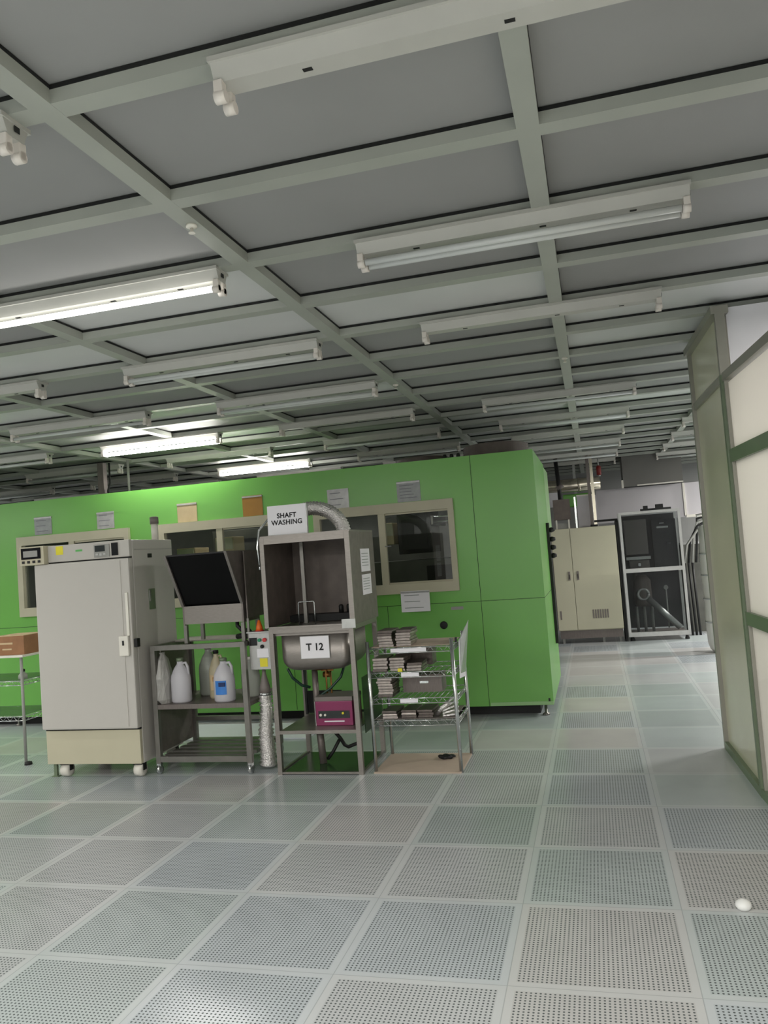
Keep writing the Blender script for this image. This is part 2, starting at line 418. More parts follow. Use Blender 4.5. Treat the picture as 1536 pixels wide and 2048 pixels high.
for y in YS[:-1]:
    top = 2.65 if y > 4 else 2.27
    w0 = .022
    b.box(wx(y)-.012, wx(y)+.05, y-w0, y+w0, 0, 2.27, M['railgreen'] if y < 5 else M['railgrey'])
    if top > 2.3: b.box(wx(y)-.01, wx(y)+.04, y-w0, y+w0, 2.2701, top, M['railgrey'])
    if y < 5: b.box(wx(y-.05)-.004, wx(y-.05)+.04, y-.062, y-.04, 0, 2.24, M['railgrey'])
struct('trim_5', b)
b = MB(); b.box(.81, XR, 4.645, 4.69, 0, 2.648); struct('wall_booth_end', b, M['paper'])
b = MB(); wseg(b, 5.64, 4.6, 2.61, 2.655, -.03, .06); struct('trim_6', b, M['railgrey'])

# ================================================================== GREEN MACHINE ENCLOSURE
GX0, GX1, GY0, GY1, GZ0, GZ1 = -8.2, -.43, 6.72, 8.2, .09, 2.225
G = thing('machine_enclosure', 'long green machine enclosure with three cream framed windows', 'machine', (GX1, GY0, 0))
G.location = (0, 0, 0)
WIN = [(-5.56, -4.29), (-3.97, -2.72), (-2.41, -1.135)]
WZ0, WZ1 = 1.08, 1.872
b = MB()
b.box(GX0, GX1, GY0, GY0+.04, GZ0, WZ0+.03); b.box(GX0, GX1, GY0, GY0+.04, WZ1-.03, GZ1)
xs = [GX0]+[v for w_ in WIN for v in w_]+[GX1]
for i in range(0, 8, 2): b.box(xs[i]-(.03 if i else 0), xs[i+1]+(.03 if i < 6 else 0), GY0, GY0+.04, WZ0+.03, WZ1-.03)
b.build('front_panel', M['green'], G)
part('side_panel', M['green'], G, (GX1-.04, GX1, GY0+.041, GY1, GZ0, GZ1))
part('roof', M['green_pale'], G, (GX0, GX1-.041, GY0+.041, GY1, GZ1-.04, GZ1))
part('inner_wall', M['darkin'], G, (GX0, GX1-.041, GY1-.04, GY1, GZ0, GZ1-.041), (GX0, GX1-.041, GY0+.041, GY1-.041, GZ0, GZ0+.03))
b = MB()
for (x0, x1, z0, z1) in [(-.965, -.961, GZ0, GZ1), (GX0, GX1, .975, .979), (-1.79, -1.786, .35, .975), (-2.7, -2.696, .1, .975), (-4.14, -4.136, .1, .975), ]:
    b.box(x0, x1, GY0-.0012, GY0+.001, z0, z1)
b.box(GX1-.001, GX1+.0012, GY0, GY1, .975, .979); b.build('panel_seam', M['seam'], G)
part('toe_recess', M['black'], G, (GX0, GX1-.12, GY0+.12, GY1-.05, 0.0, GZ0))
for x in (-.5, -2.2, -4.0, -5.7):
    b = MB(); b.lathe([(.03, 0), (.03, .012), (.012, .02), (.012, GZ0)], None, (x, GY0+.05, 0), 14); b.build('levelling_foot', M['steel_tube'], G)
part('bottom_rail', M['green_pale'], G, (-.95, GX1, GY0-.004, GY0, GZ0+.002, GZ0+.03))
b = MB(); b.lathe([(.001, .002), (.033, .0), (.033, .012), (.026, .014), (.001, .014)], None, (-1.3, GY0+.0, .79), 20, 'Y'); b.build('round_vent', M['black'], G)
part('name_plate', M['pvc'], G, (-1.225, -1.12, GY0-.004, GY0, .915, .942))
part('door_latch', M['black'], G, (-.47, -.455, GY0-.006, GY0, .12, .145))
for n_, (a, c) in enumerate(WIN):
    b = MB()
    b.box(a, c, GY0-.035, GY0+.02, WZ0, WZ0+.085); b.box(a, c, GY0-.035, GY0+.02, WZ1-.085, WZ1)
    b.box(a, a+.06, GY0-.035, GY0+.02, WZ0+.0851, WZ1-.0851); b.box(c-.05, c, GY0-.035, GY0+.02, WZ0+.0851, WZ1-.0851)
    fr = b.build('window_frame', M['beige'], G)
    mid = a+.63
    part('mullion', M['beige'], fr, (mid-.03, mid+.03, GY0-.03, GY0+.01, WZ0+.0851, WZ1-.0851))
    part('sliding_sash', M['beige'], fr, (mid+.031, c-.051, GY0-.012, GY0+.005, WZ1-.10, WZ1-.0855), (mid+.031, c-.051, GY0-.012, GY0+.005, WZ0+.0855, WZ0+.1))
    part('window_pane', GLASS, fr, (a+.061, mid-.031, GY0+.004, GY0+.008, WZ0+.086, WZ1-.086))
    part('window_pane', GLASS, fr, (mid+.031, c-.051, GY0-.003, GY0+.001, WZ0+.1005, WZ1-.1005))
part('pull_handle', M['chrome'], G, (-1.76, -1.70, GY0-.045, GY0-.036, 1.495, 1.505))
for x in (-1.9, -3.5, -5.0):  # fill glows and their strips, added to brighten the inside behind the windows
    lamp(x, 7.35, GZ1-.06, .5, .05, 2.2)
    part('interior_fill_strip', M['castor'], G, (x-.3, x+.3, 7.3, 7.4, GZ1-.055, GZ1-.0405))
# side edge strip with knobs
b = MB(); b.box(GX1+.001, GX1+.028, 7.78, 7.86, .46, 1.62); b.build('hinge_strip', M['black'], G)
for z in (1.3, 1.38, 1.46, 1.55):
    b = MB(); b.lathe([(.022, 0), (.026, .02), (.014, .05)], None, (GX1+.028, 7.82, z), 12, 'X'); b.build('knob', M['black'], G)
# extra pale box at the rear corner for the paler upper side
part('rear_pale_box', M['green_pale'], G, (GX1-.5, GX1, GY1+.001, 8.9, 1.55, 2.2))

# objects inside the machine, seen through the windows
def inner(name, label, cat, m, x0, x1, y0, y1, z0, z1, extra=None):
    t = thing(name, label, cat, ((x0+x1)/2, y0, z0))
    b = MB(); b.box(x0, x1, y0, y1, z0, z1, bev=.006); o = b.build('casing', m, t, loc=(-(x0+x1)/2, -y0, -z0))
    if extra:
        for nm, mm, bx in extra: part(nm, mm, o, bx)
    return t
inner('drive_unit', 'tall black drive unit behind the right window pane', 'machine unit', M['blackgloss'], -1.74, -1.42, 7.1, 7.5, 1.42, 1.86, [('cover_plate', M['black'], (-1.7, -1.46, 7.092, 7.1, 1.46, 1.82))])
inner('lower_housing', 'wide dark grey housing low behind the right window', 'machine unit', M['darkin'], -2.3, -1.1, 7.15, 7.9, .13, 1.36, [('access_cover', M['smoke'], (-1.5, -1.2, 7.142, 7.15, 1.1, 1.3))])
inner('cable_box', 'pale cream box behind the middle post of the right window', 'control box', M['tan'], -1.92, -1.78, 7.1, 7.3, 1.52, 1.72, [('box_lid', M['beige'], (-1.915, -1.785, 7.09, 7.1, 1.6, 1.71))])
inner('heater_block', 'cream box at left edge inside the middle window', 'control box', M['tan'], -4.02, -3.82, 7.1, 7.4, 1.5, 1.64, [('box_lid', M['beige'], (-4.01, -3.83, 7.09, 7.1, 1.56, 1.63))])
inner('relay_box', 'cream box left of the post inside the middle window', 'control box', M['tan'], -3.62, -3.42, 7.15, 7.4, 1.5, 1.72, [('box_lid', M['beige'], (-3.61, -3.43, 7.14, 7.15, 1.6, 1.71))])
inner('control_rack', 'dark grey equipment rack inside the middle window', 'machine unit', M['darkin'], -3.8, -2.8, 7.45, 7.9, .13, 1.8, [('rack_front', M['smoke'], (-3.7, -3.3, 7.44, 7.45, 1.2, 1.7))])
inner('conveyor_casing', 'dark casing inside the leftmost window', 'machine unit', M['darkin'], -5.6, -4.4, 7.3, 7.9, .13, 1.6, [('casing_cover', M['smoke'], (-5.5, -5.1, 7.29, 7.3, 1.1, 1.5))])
t = thing('guide_rail', 'twin polished guide rails inside the right window', 'rail', (-1.26, 7.0, 1.69))
for k, z in enumerate((0, .045)):
    b = MB(); b.tube([(-.13, 0, z), (.1, 0, z)], .008); b.build('rod', M['chrome'], t)
b = MB(); b.box(-.135, -.115, -.02, .6, -.02, .06); b.box(.1, .12, -.02, .6, -.02, .06); b.build('rail_bracket', M['steel_tube'], t)
t = thing('coolant_pipe', 'bent grey pipe at right edge inside the right window', 'pipe', (-1.17, 6.86, 1.2))
b = MB(); b.tube([(0, 0, 0), (0, 0, .3), (-.01, .03, .38), (-.05, .08, .42), (-.05, .12, .42)], .014); b.build('pipe_run', M['steel_tube'], t)
b = MB(); b.lathe([(.022, .1), (.022, .14)], None); b.build('pipe_clamp', M['rubber'], t)

# notices on the machine front
def notice(x, z, w_, h, m, label, lines=0, name='notice_sheet', tilt=0, y=GY0, clip=True, ink=None):
    t = thing(name, label, 'notice', (x, y-.003, z), group='notices on the green machine')
    t.rotation_euler.y = tilt
    b = MB(); b.box(-w_/2, w_/2, -.0015, .0015, -h/2, h/2); b.build('sheet', m, t)
    if clip:
        b = MB(); b.box(-w_*.5, w_*.5, -.006, -.0016, h/2-.018, h/2-.004); b.build('top_strip', M['sleeve'], t)
    if lines:
        b = MB()
        for k in range(lines): b.box(-w_*.38, w_*L_(.1, .38, random.random()), -.0022, -.0016, h*.3-k*h*.6/max(lines-1, 1)-.004, h*.3-k*h*.6/max(lines-1, 1)+.002)
        b.build('printed_text', ink or M['inkgrey'], t)
    return t
notice(-5.26, 1.97, .2, .175, M['sleeve_grey'], 'grey sheet above the left end of the leftmost window', 3)
notice(-4.55, 1.965, .19, .165, M['sleeve'], 'clear sleeved sheet above the right end of the leftmost window', 3)
notice(-3.67, 1.965, .205, .18, M['tan'], 'pale tan sheet above the left end of the middle window')
notice(-3.0, 1.971, .2, .19, M['brownlabel'], 'brown orange sheet above the right end of the middle window')
notice(-2.17, 1.96, .2, .175, M['sleeve'], 'clear sleeved sheet above the left end of the right window', 3)
notice(-1.52, 1.967, .21, .18, M['sleeve_grey'], 'mottled grey sheet above the right end of the right window', 5)
notice(-1.525, 1.01, .255, .18, M['paper'], 'white paper sheet taped below the right window', 3, ink=M['sleeve_grey'], tilt=.01, y=GY0-.0355)

# on the roof: ribbed motor housings, plugs, poles
def roof_coil(x, y, rx_, ry_, h, label):
    t = thing('flexible_duct_coil', label, 'duct', (x, y, GZ1))
    b = MB(); prof = [(1, 0)]
    n = 7
    for k in range(n):
        prof += [(1.0-.0*k, h*(k+.3)/n), (.955, h*(k+.7)/n)]
    prof += [(.9, h), (.5, h+.012), (.01, h+.014)]
    b.lathe([(rx_*p, z) for p, z in prof], None, (0, 0, 0), 36, sy=ry_/rx_); b.build('ribbed_duct', M['darkbrown'], t)
    b = MB(); b.lathe([(rx_*1.03, 0), (rx_*1.03, .012)], None, (0, 0, 0), 36, sy=ry_/rx_); b.build('base_collar', M['greygrille'], t)
roof_coil(-1.5, 7.35, .26, .3, .085, 'low ribbed dark duct cap on machine roof, left of the pair')
roof_coil(-.8, 7.3, .3, .34, .135, 'taller ribbed dark duct cap at right end of machine roof')
for k, (x, lab) in enumerate([(-1.2, 'left of three black cable plugs on the machine roof edge'), (-1.14, 'middle of three black cable plugs on the machine roof edge'), (-1.08, 'right of three black cable plugs on the machine roof edge')]):
    t = thing('cable_plug', lab, 'plug', (x, 6.85, GZ1), group='cable plugs on the machine roof')
    b = MB(); b.lathe([(.018, 0), (.018, .03), (.012, .045)], None, seg=12); b.build('plug_body', M['rubber'], t)
    b = MB(); b.lathe([(.021, 0), (.021, .008)], None, seg=12); b.build('ring_nut', M['chrome'], t)
t = thing('service_drop', 'dark post with hanging cable above left machine roof', 'service pole', (-5.09, 7.5, GZ1))
b = MB(); b.box(-.035, .035, -.035, .035, 0, .425); b.build('post', M['steel_dark'], t)
b = MB(); b.tube([(.06, 0, 0), (.06, 0, .12), (.09, 0, .2), (.09, 0, .42)], .01); b.build('cable', M['rubber'], t)
t = thing('suspension_rod', 'thin grey rod between ceiling and left machine roof', 'rod', (-4.77, 7.5, GZ1))
b = MB(); b.tube([(0, 0, 0), (0, 0, .425)], .014); b.build('rod', M['pvc'], t)
b = MB(); b.lathe([(.025, 0), (.025, .02)], None, seg=12); b.build('flange', M['steel_tube'], t)

# ================================================================== WHITE OVEN
OX0, OX1, OY0, OY1 = -3.945, -3.172, 4.95, 5.53
O = thing('drying_oven', 'large white drying oven cabinet with cream base on white casters', 'oven', (-3.558, 5.24, 0))
ox = lambda x0, x1, y0, y1, z0, z1: (x0+3.558, x1+3.558, y0-5.24, y1-5.24, z0, z1)
part('body', M['oven'], O, ox(OX0, OX1, OY0+.03, OY1, .1, 1.672), bev=.008)
part('base_panel', M['cream'], O, ox(OX0+.004, OX1-.004, OY0, OY0+.031, .102, .34), bev=.004)
d = part('door', M['oven'], O, ox(OX0-.004, OX1+.002, OY0-.03, OY0+.028, .352, 1.545), bev=.012)
part('door_edge', M['oven'], d, ox(OX1-.07, OX1-.064, OY0-.034, OY0-.03, .37, 1.53))
part('door_gasket', M['gasket'], O, ox(OX0+.004, OX1-.004, OY0+.002, OY0+.0295, .341, .351), ox(OX0+.004, OX1-.004, OY0+.002, OY0+.0295, 1.546, 1.553))
p = part('control_panel', M['oven'], O, ox(OX0+.1, OX1-.002, OY0-.005, OY0+.0295, 1.554, 1.675), bev=.004)
q = part('temperature_display', M['pvc'], p, ox(-3.455, -3.33, OY0-.012, OY0-.005, 1.565, 1.655))
part('display_screen', M['screenlcd'], p, ox(-3.445, -3.365, OY0-.015, OY0-.012, 1.605, 1.648))
part('display_buttons', M['alu'], p, ox(-3.44, -3.42, OY0-.015, OY0-.012, 1.58, 1.592), ox(-3.41, -3.39, OY0-.015, OY0-.012, 1.575, 1.592), ox(-3.38, -3.36, OY0-.015, OY0-.012, 1.58, 1.592))
part('power_switch', M['blackgloss'], p, ox(-3.312, -3.262, OY0-.012, OY0-.005, 1.57, 1.66))
part('yellow_sticker', M['yellow'], p, ox(-3.775, -3.715, OY0-.007, OY0-.005, 1.605, 1.668), label='yellow sticker')
part('green_label', M['greenled'], p, ox(-3.61, -3.555, OY0-.007, OY0-.005, 1.618, 1.632), label='green label strip')
q = part('recorder_box', M['cream'], O, ox(-4.05, -3.846, OY0-.05, OY0+.08, 1.545, 1.68), bev=.004, label='small cream recorder box')
part('recorder_screen', M['blackgloss'], q, ox(-4.035, -3.87, OY0-.054, OY0-.05, 1.59, 1.67))
part('recorder_lcd', M['pvc'], q, ox(-4.015, -3.895, OY0-.056, OY0-.054, 1.605, 1.65))
part('recorder_keys', M['rubber'], q, *[ox(-4.03+.045*k, -4.01+.045*k, OY0-.055, OY0-.05, 1.56, 1.578) for k in range(4)])
h = part('door_handle', M['castor'], O, ox(-3.265, -3.19, OY0-.058, OY0-.031, .86, 1.0), bev=.008, label='white door handle')
part('handle_lock', M['black'], h, ox(-3.235, -3.222, OY0-.062, OY0-.058, .935, .968))
part('door_catch', M['black'], O, ox(OX1+.003, OX1+.03, OY0-.02, OY0+.02, .915, .975), bev=.004)
part('door_bar', M['castor'], O, ox(-3.205, -3.185, OY0-.042, OY0-.031, 1.0, 1.3))
part('side_plate', M['railgreen'], O, ox(OX1, OX1+.003, 5.16, 5.245, 1.16, 1.31), label='grey green information plate')
part('side_cord_hook', M['chrome'], O, ox(OX1+.004, OX1+.012, 5.16, 5.175, 1.22, 1.3))
part('side_port', M['rubber'], O, ox(OX1, OX1+.006, 5.175, 5.225, 1.54, 1.57), label='black cable port')
part('top_groove', M['pvc'], O, ox(OX1, OX1+.002, 5.0, 5.52, 1.6, 1.604))
for x, y in ((-3.83, 5.02), (-3.23, 5.02), (-3.83, 5.47), (-3.23, 5.47)):
    b = MB(); b.lathe([(.02, -.03), (.045, -.03), (.048, 0), (.045, .03), (.02, .03)], None, (x+3.558, y-5.24, .048), 20, 'X'); w_ = b.build('caster_wheel', M['castor'], O)
    b = MB(); b.box(x+3.558-.035, x+3.558+.035, y-5.24-.04, y-5.24+.03, .09, .102); b.box(x+3.558-.038, x+3.558-.034, y-5.24-.02, y-5.24+.02, .045, .1); b.box(x+3.558+.034, x+3.558+.038, y-5.24-.02, y-5.24+.02, .045, .1); b.build('caster_fork', M['rubber'], w_)
part('levelling_leg', M['railgreen'], O, ox(-3.93, -3.905, 5.0, 5.02, 0, .1), ox(-3.945, -3.89, 4.99, 5.03, 0, .006))
t = thing('exhaust_pipe', 'short white upright exhaust pipe with grey cap behind oven', 'pipe', (-3.235, 5.4, 1.672))
b = MB(); b.lathe([(.026, 0), (.026, .13)], None, seg=16); b.build('pipe', M['castor'], t)
b = MB(); b.lathe([(.033, .125), (.033, .175), (.02, .182)], None, seg=16); b.build('pipe_cap', M['greygrille'], t)

# ================================================================== STEEL CART
CX0, CX1, CY0, CY1 = -3.12, -2.385, 5.05, 5.62
K = thing('steel_cart', 'stainless steel trolley with bottle shelf and slatted bottom shelf', 'cart', (CX0, CY0, 0))
kx = lambda x0, x1, y0, y1, z0, z1: (x0-CX0, x1-CX0, y0-CY0, y1-CY0, z0, z1)
for x in (CX0, CX1-.035):
    for y in (CY0, CY1-.035): part('leg', M['steel_tube'], K, kx(x, x+.035, y, y+.035, .075, .905))
part('top_frame', M['steel_tube'], K, kx(CX0+.0355, CX1-.0355, CY0, CY0+.03, .87, .904), kx(CX0+.0355, CX1-.0355, CY1-.03, CY1, .87, .904), kx(CX0, CX0+.03, CY0+.0355, CY1-.0355, .87, .904), kx(CX1-.03, CX1, CY0+.0355, CY1-.0355, .87, .904))
part('top_plate', M['steel'], K, kx(CX0+.03, CX1-.03, CY0+.3, CY1-.031, .895, .903))
part('bottle_shelf', M['steel_dark'], K, kx(CX0+.036, CX1-.036, CY0, CY1, .455, .487), kx(CX0, CX1, CY0+.036, CY1-.036, .458, .486))
part('side_sheet', M['steel_dark'], K, kx(CX0+.004, CX0+.012, CY0+.036, CY1-.036, .5, .865), kx(CX0+.004, CX0+.012, CY0+.036, CY1-.036, .14, .45))
b = MB()
for q in range(5): b.box(.036, CX1-CX0-.036, .06+q*.105, .12+q*.105, .1, .125)
b.box(.036, CX1-CX0-.036, 0, .03, .085, .125); b.box(.036, CX1-CX0-.036, .54, .57, .085, .125); b.build('slatted_shelf', M['steel_tube'], K)
for x in (CX0+.017, CX1-.017):
    for y in (CY0+.017, CY1-.017):
        b = MB(); b.lathe([(.02, -.01), (.034, -.01), (.034, .01), (.02, .01)], None, (x-CX0, y-CY0, .034), 16, 'X'); b.box(x-CX0-.016, x-CX0+.016, y-CY0-.016, y-CY0+.016, .055, .075)
        b.build('caster', M['chrome'], K)
part('cross_bar', M['steel_tube'], K, kx(CX0+.0355, CX1-.0355, CY1-.03, CY1, .26, .29))

# open-fronted hood standing on the cart
Hd = thing('splash_hood', 'steel splash hood with tilted black opening on the steel trolley', 'hood', (-2.87, 5.1, .9055))
X0, X1 = 0, .47
fb, ft = 0.0, -.215     # y of front edge at bottom / top of opening
zb, zt, zl = .262, .632, .15
def slab(b, x0, x1, m=None):  # side sheet with leaning front edge
    b.hexa([(x0, fb, zl), (x0, fb, zb), (x0, ft, zt), (x0, .28, zt)], [(x1, fb, zl), (x1, fb, zb), (x1, ft, zt), (x1, .28, zt)], m)
b = MB()
def prism(b, x0, x1, pts):
    t = bmesh.new(); A = [t.verts.new((x0, *p)) for p in pts]; B = [t.verts.new((x1, *p)) for p in pts]
    t.faces.new(A[::-1]); t.faces.new(B); n = len(pts)
    for i in range(n): t.faces.new([A[i], A[(i+1) % n], B[(i+1) % n], B[i]])
    bmesh.ops.recalc_face_normals(t, faces=t.faces[:]); b._add(t, None)
side = [(fb, zl-.02), (fb, zb), (ft, zt), (.27, zt), (.27, zl-.02)]
prism(b, X0, X0+.012, side); b.build('side_sheet', M['steel_dark'], Hd); b = MB(); prism(b, X1-.012, X1, side); b.build('side_sheet', M['steel_dark'], Hd)
b = MB(); b.box(.0125, X1-.0125, ft+.01, .27, zt-.012, zt); b.box(.0125, X1-.0125, .258, .27, zl, zt-.0125); b.box(.0125, X1-.0125, .01, .257, zl, zl+.01)
b.build('inner_lining', M['black'], Hd)
b = MB(); b.box(.0125, X1-.0125, fb, fb+.012, zl-.015, zb); b.build('front_lip', M['steel'], Hd)
b = MB(); b.hexa([(-.004, fb-.006, zb), (.016, fb-.006, zb), (.016, fb+.01, zb), (-.004, fb+.01, zb)], [(-.004, ft-.006, zt), (.016, ft-.006, zt), (.016, ft+.01, zt), (-.004, ft+.01, zt)])
b.build('opening_trim', M['steel'], Hd); b = MB()
b.hexa([(X1-.016, fb-.006, zb), (X1+.004, fb-.006, zb), (X1+.004, fb+.01, zb), (X1-.016, fb+.01, zb)], [(X1-.016, ft-.006, zt), (X1+.004, ft-.006, zt), (X1+.004, ft+.01, zt), (X1-.016, ft+.01, zt)])
b.build('opening_trim', M['steel'], Hd)
b = MB(); b.hexa([(.017, fb+.016, zb), (X1-.017, fb+.016, zb), (X1-.017, fb+.018, zb), (.017, fb+.018, zb)], [(.017, ft+.016, zt-.014), (X1-.017, ft+.016, zt-.014), (X1-.017, ft+.018, zt-.014), (.017, ft+.018, zt-.014)])  # black sheet across the opening, standing in for the dark inside
b.build('opening_dark', M['deepblack'], Hd)['label'] = 'flat black sheet filling the tilted opening'
for x, y in ((0, 0), (X1-.025, 0), (0, .245), (X1-.025, .245)): part('support_leg', M['steel_tube'], Hd, (x, x+.025, y, y+.025, 0, zl-.021 if y == 0 else zl-.021))
t = thing('drain_hose', 'black curved hose and valve under the tilted splash hood', 'hose', (-2.5, 5.2, .904))
b = MB(); b.tube([(0, 0, .14), (0, 0, .1), (.03, 0, .07), (.09, 0, .065), (.1, 0, .05), (.1, .02, .03), (.1, .02, .0)], .014); b.build('hose', M['rubber'], t)
b = MB(); b.tube([(-.02, .04, .02), (.04, .0, .03), (.09, .03, .02)], .02); b.build('valve_body', M['rubber'], t)
# right-hand deep steel panel of the hood assembly
t = thing('steel_side_panel', 'dark reflective steel sheet between tilted hood and wash hood', 'panel', (-2.385, 5.12, 1.06))
b = MB(); b.box(0, .008, 0, .3, 0, .47); b.build('sheet', M['steel_dark'], t)
b = MB(); b.box(-.004, .012, .3, .312, -.16, .48); b.box(-.004, .012, 0, .012, -.16, -.001); b.build('stiffener', M['steel_tube'], t)

# jugs on the cart shelf
def jug(x, y, s, m, label, cap=None, lab=None, h=.3, r=.075, z=.487):
    t = thing('plastic_jug', label, 'jug', (x, y, z), group='plastic jugs on the trolley shelf')
    b = MB(); b.lathe([(r*.9, 0), (r, .012), (r, h*.52), (r*.93, h*.62), (r*.62, h*.78), (r*.33, h*.87), (r*.3, h*.9), (r*.3, h*.95)], None, seg=24, sy=.8); b.build('bottle_body', m, t)
    b = MB(); b.tube([(r*.25, 0, h*.88), (r*.6, 0, h*.9), (r*.8, 0, h*.8), (r*.85, 0, h*.62)], r*.13); b.build('handle', m, t)
    b = MB(); b.lathe([(r*.34, h*.94), (r*.34, h), (r*.3, h*1.01)], None, seg=14); b.build('cap', cap or m, t)
    if lab:
        o = MB(); a0 = -PI/2-.55; n = 6; tb = bmesh.new()
        z0, z1 = h*.18, h*.5; ring = []
        for k in range(n+1):
            a = a0+1.1*k/n; ring.append((tb.verts.new((math.cos(a)*(r+.002), math.sin(a)*(r+.002)*.8-.001, z0)), tb.verts.new((math.cos(a)*(r+.002), math.sin(a)*(r+.002)*.8-.001, z1))))
        for a, c in zip(ring, ring[1:]): tb.faces.new([a[0], c[0], c[1], a[1]])
        o._add(tb, None); q = o.build('jug_label', lab[0], t); q['label'] = lab[1]
        b = MB(); b.box(-r*.15, r*.45, -(r+.006)*.8-.003, -(r+.002)*.8+.003, h*.37, h*.46); b.build('label_print', lab[2], q)
    return t
jug(-2.945, 5.15, 1, M['jug'], 'round white milky jug, leftmost standing clear on the trolley shelf', M['railgreen'], None, .31, .075)
jug(-2.86, 5.42, 1, M['jug2'], 'cloudy grey jug standing behind the others on the trolley shelf', M['greygrille'], None, .36, .078)
jug(-2.72, 5.27, 1, M['amber'], 'cream coloured bottle with black cap on the trolley shelf', M['black'], (M['cardlight'], 'pale tan label', M['brownlabel']), .34, .06)
jug(-2.6, 5.14, 1, M['jug'], 'white jug with bright blue label on the trolley shelf', M['railgreen'], (M['blue'], 'bright blue label', M['bluedark']), .3, .078)
jug(-2.47, 5.3, 1, M['jug2'], 'cloudy jug at right end of the trolley shelf', M['castor'], None, .28, .07)
t = thing('plastic_bag', 'crumpled clear plastic bag hanging at left side of trolley', 'bag', (-3.062, 5.14, .487))
b = MB(); tb = bmesh.new(); rings = []
for k, (w_, z) in enumerate([(.035, .0), (.05, .03), (.048, .1), (.052, .18), (.04, .25), (.03, .31), (.012, .345), (.018, .36)]):
    rings.append([tb.verts.new((math.cos(2*PI*i/16)*w_*(1+.15*random.uniform(-1, 1))-.01*k/4, math.sin(2*PI*i/16)*w_*1.8*(1+.14*random.uniform(-1, 1)), z)) for i in range(16)])
for a, c in zip(rings, rings[1:]):
    for i in range(16): tb.faces.new([a[i], a[(i+1) % 16], c[(i+1) % 16], c[i]])
tb.faces.new(rings[0][::-1]); tb.faces.new(rings[-1]); b._add(tb, None); b.build('bag_body', M['bag'], t)
b = MB(); b.tube([(-.03, 0, .35), (-.03, 0, .375), (-.045, 0, .38)], .004); b.build('tie', M['castor'], t)
t = thing('floor_sheet', 'white plastic board lying on floor behind the trolley', 'board', (-3.1, 6.03, 0))
b = MB(); b.box(-.55, .75, 0, .58, 0, .012, bev=.003); b.build('board', M['whitesheet'], t)
b = MB(); b.box(-.55, .75, .57, .58, .0121, .02); b.build('board_edge', M['pvc'], t)

# ================================================================== CONTROL BOX + FOIL DUCT
t = thing('control_box', 'small steel control box with green and red buttons beside the sink', 'control box', (-2.378, 5.11, .70))
b = MB(); b.box(0, .165, 0, .1, 0, .255, bev=.004); bd = b.build('box_body', M['alu'], t)
part('box_roof', M['alu'], t, (-.008, .173, -.015, .1, .256, .264))
part('digital_display', M['blackgloss'], t, (.006, .062, -.006, 0, .168, .222))
b = MB(); b.lathe([(.012, 0), (.012, .014)], None, (.083, 0, .205), 14, 'Y'); b.build('green_button', M['greenbtn'], t)['label'] = 'green push button'
b = MB(); b.lathe([(.014, 0), (.014, .016)], None, (.122, 0, .205), 14, 'Y'); b.build('red_button', M['red'], t)['label'] = 'red push button'
b = MB(); b.lathe([(.013, 0), (.013, .012), (.006, .02)], None, (.1, 0, .16), 14, 'Y'); b.build('rotary_switch', M['black'], t)
part('white_label', M['paper'], t, (.058, .145, -.003, 0, .085, .145)); part('yellow_label', M['yellow'], t, (.075, .132, -.003, 0, .02, .078), label='yellow sticker')
t = thing('orange_cap', 'small orange conical cap standing on top of the control box', 'cap', (-2.31, 5.15, .9645))
b = MB(); b.lathe([(.026, 0), (.022, .03), (.008, .075)], None, seg=14); b.build('cone', M['orange'], t)
b = MB(); b.lathe([(.032, 0), (.032, .006)], None, seg=14); b.build('cone_base', M['red'], t)
t = thing('foil_duct', 'silver foil flexible duct hanging beside the sink to the floor', 'duct', (-2.335, 5.2, 0))
pts = []; rad = []
for k in range(35):
    z = .02+.5*k/34; pts.append((.005*math.sin(k*.3)+.03*(z-.02), 0, z)); rad.append((.056-.014*k/34)+(.006 if k % 2 else -.006)+random.uniform(-.003, .003))
b = MB(); b.tube(pts, 0, None, 20, radii=rad); b.build('ribbed_hose', M['foil'], t)
b = MB(); b.lathe([(.042, .52), (.036, .57), (.014, .66), (.012, .7)], None, (.015, 0, 0), 16); b.build('cone_adapter', M['greygrille'], t)
b = MB(); b.lathe([(.046, .51), (.046, .53)], None, (.015, 0, 0), 16); b.build('hose_clamp', M['chrome'], t)
# silver duct arching behind the sign
t = thing('foil_duct', 'silver flexible duct arching behind the shaft washing sign', 'duct', (-1.92, 5.3, 1.6))
pts = []; rad = []
for k in range(71):
    a = PI*k/70; pts.append((-math.cos(a)*.235+.0, 0, .0+math.sin(a)*.2)); rad.append(.048+(.004 if k % 2 else -.004))
b = MB(); b.tube(pts, 0, None, 16, radii=rad); b.build('ribbed_hose', M['foil'], t)
b = MB(); b.lathe([(.056, 0), (.056, .02)], None, (-.235, 0, 0), 18); b.lathe([(.056, 0), (.056, .02)], None, (.235, 0, 0), 18); b.build('hose_clamp', M['chrome'], t)
t = thing('vent_hose', 'thin bright tube running down the left edge of the wash hood', 'hose', (-2.235, 5.06, 1.4))
b = MB(); b.tube([(0, 0, 0), (-.01, 0, .14), (.0, .02, .26), (.06, .08, .35), (.14, .13, .39)], .008); b.build('tube', M['chrome'], t)
b = MB(); b.lathe([(.011, -.01), (.011, .02)], None, seg=10); b.build('end_fitting', M['chrome'], t)

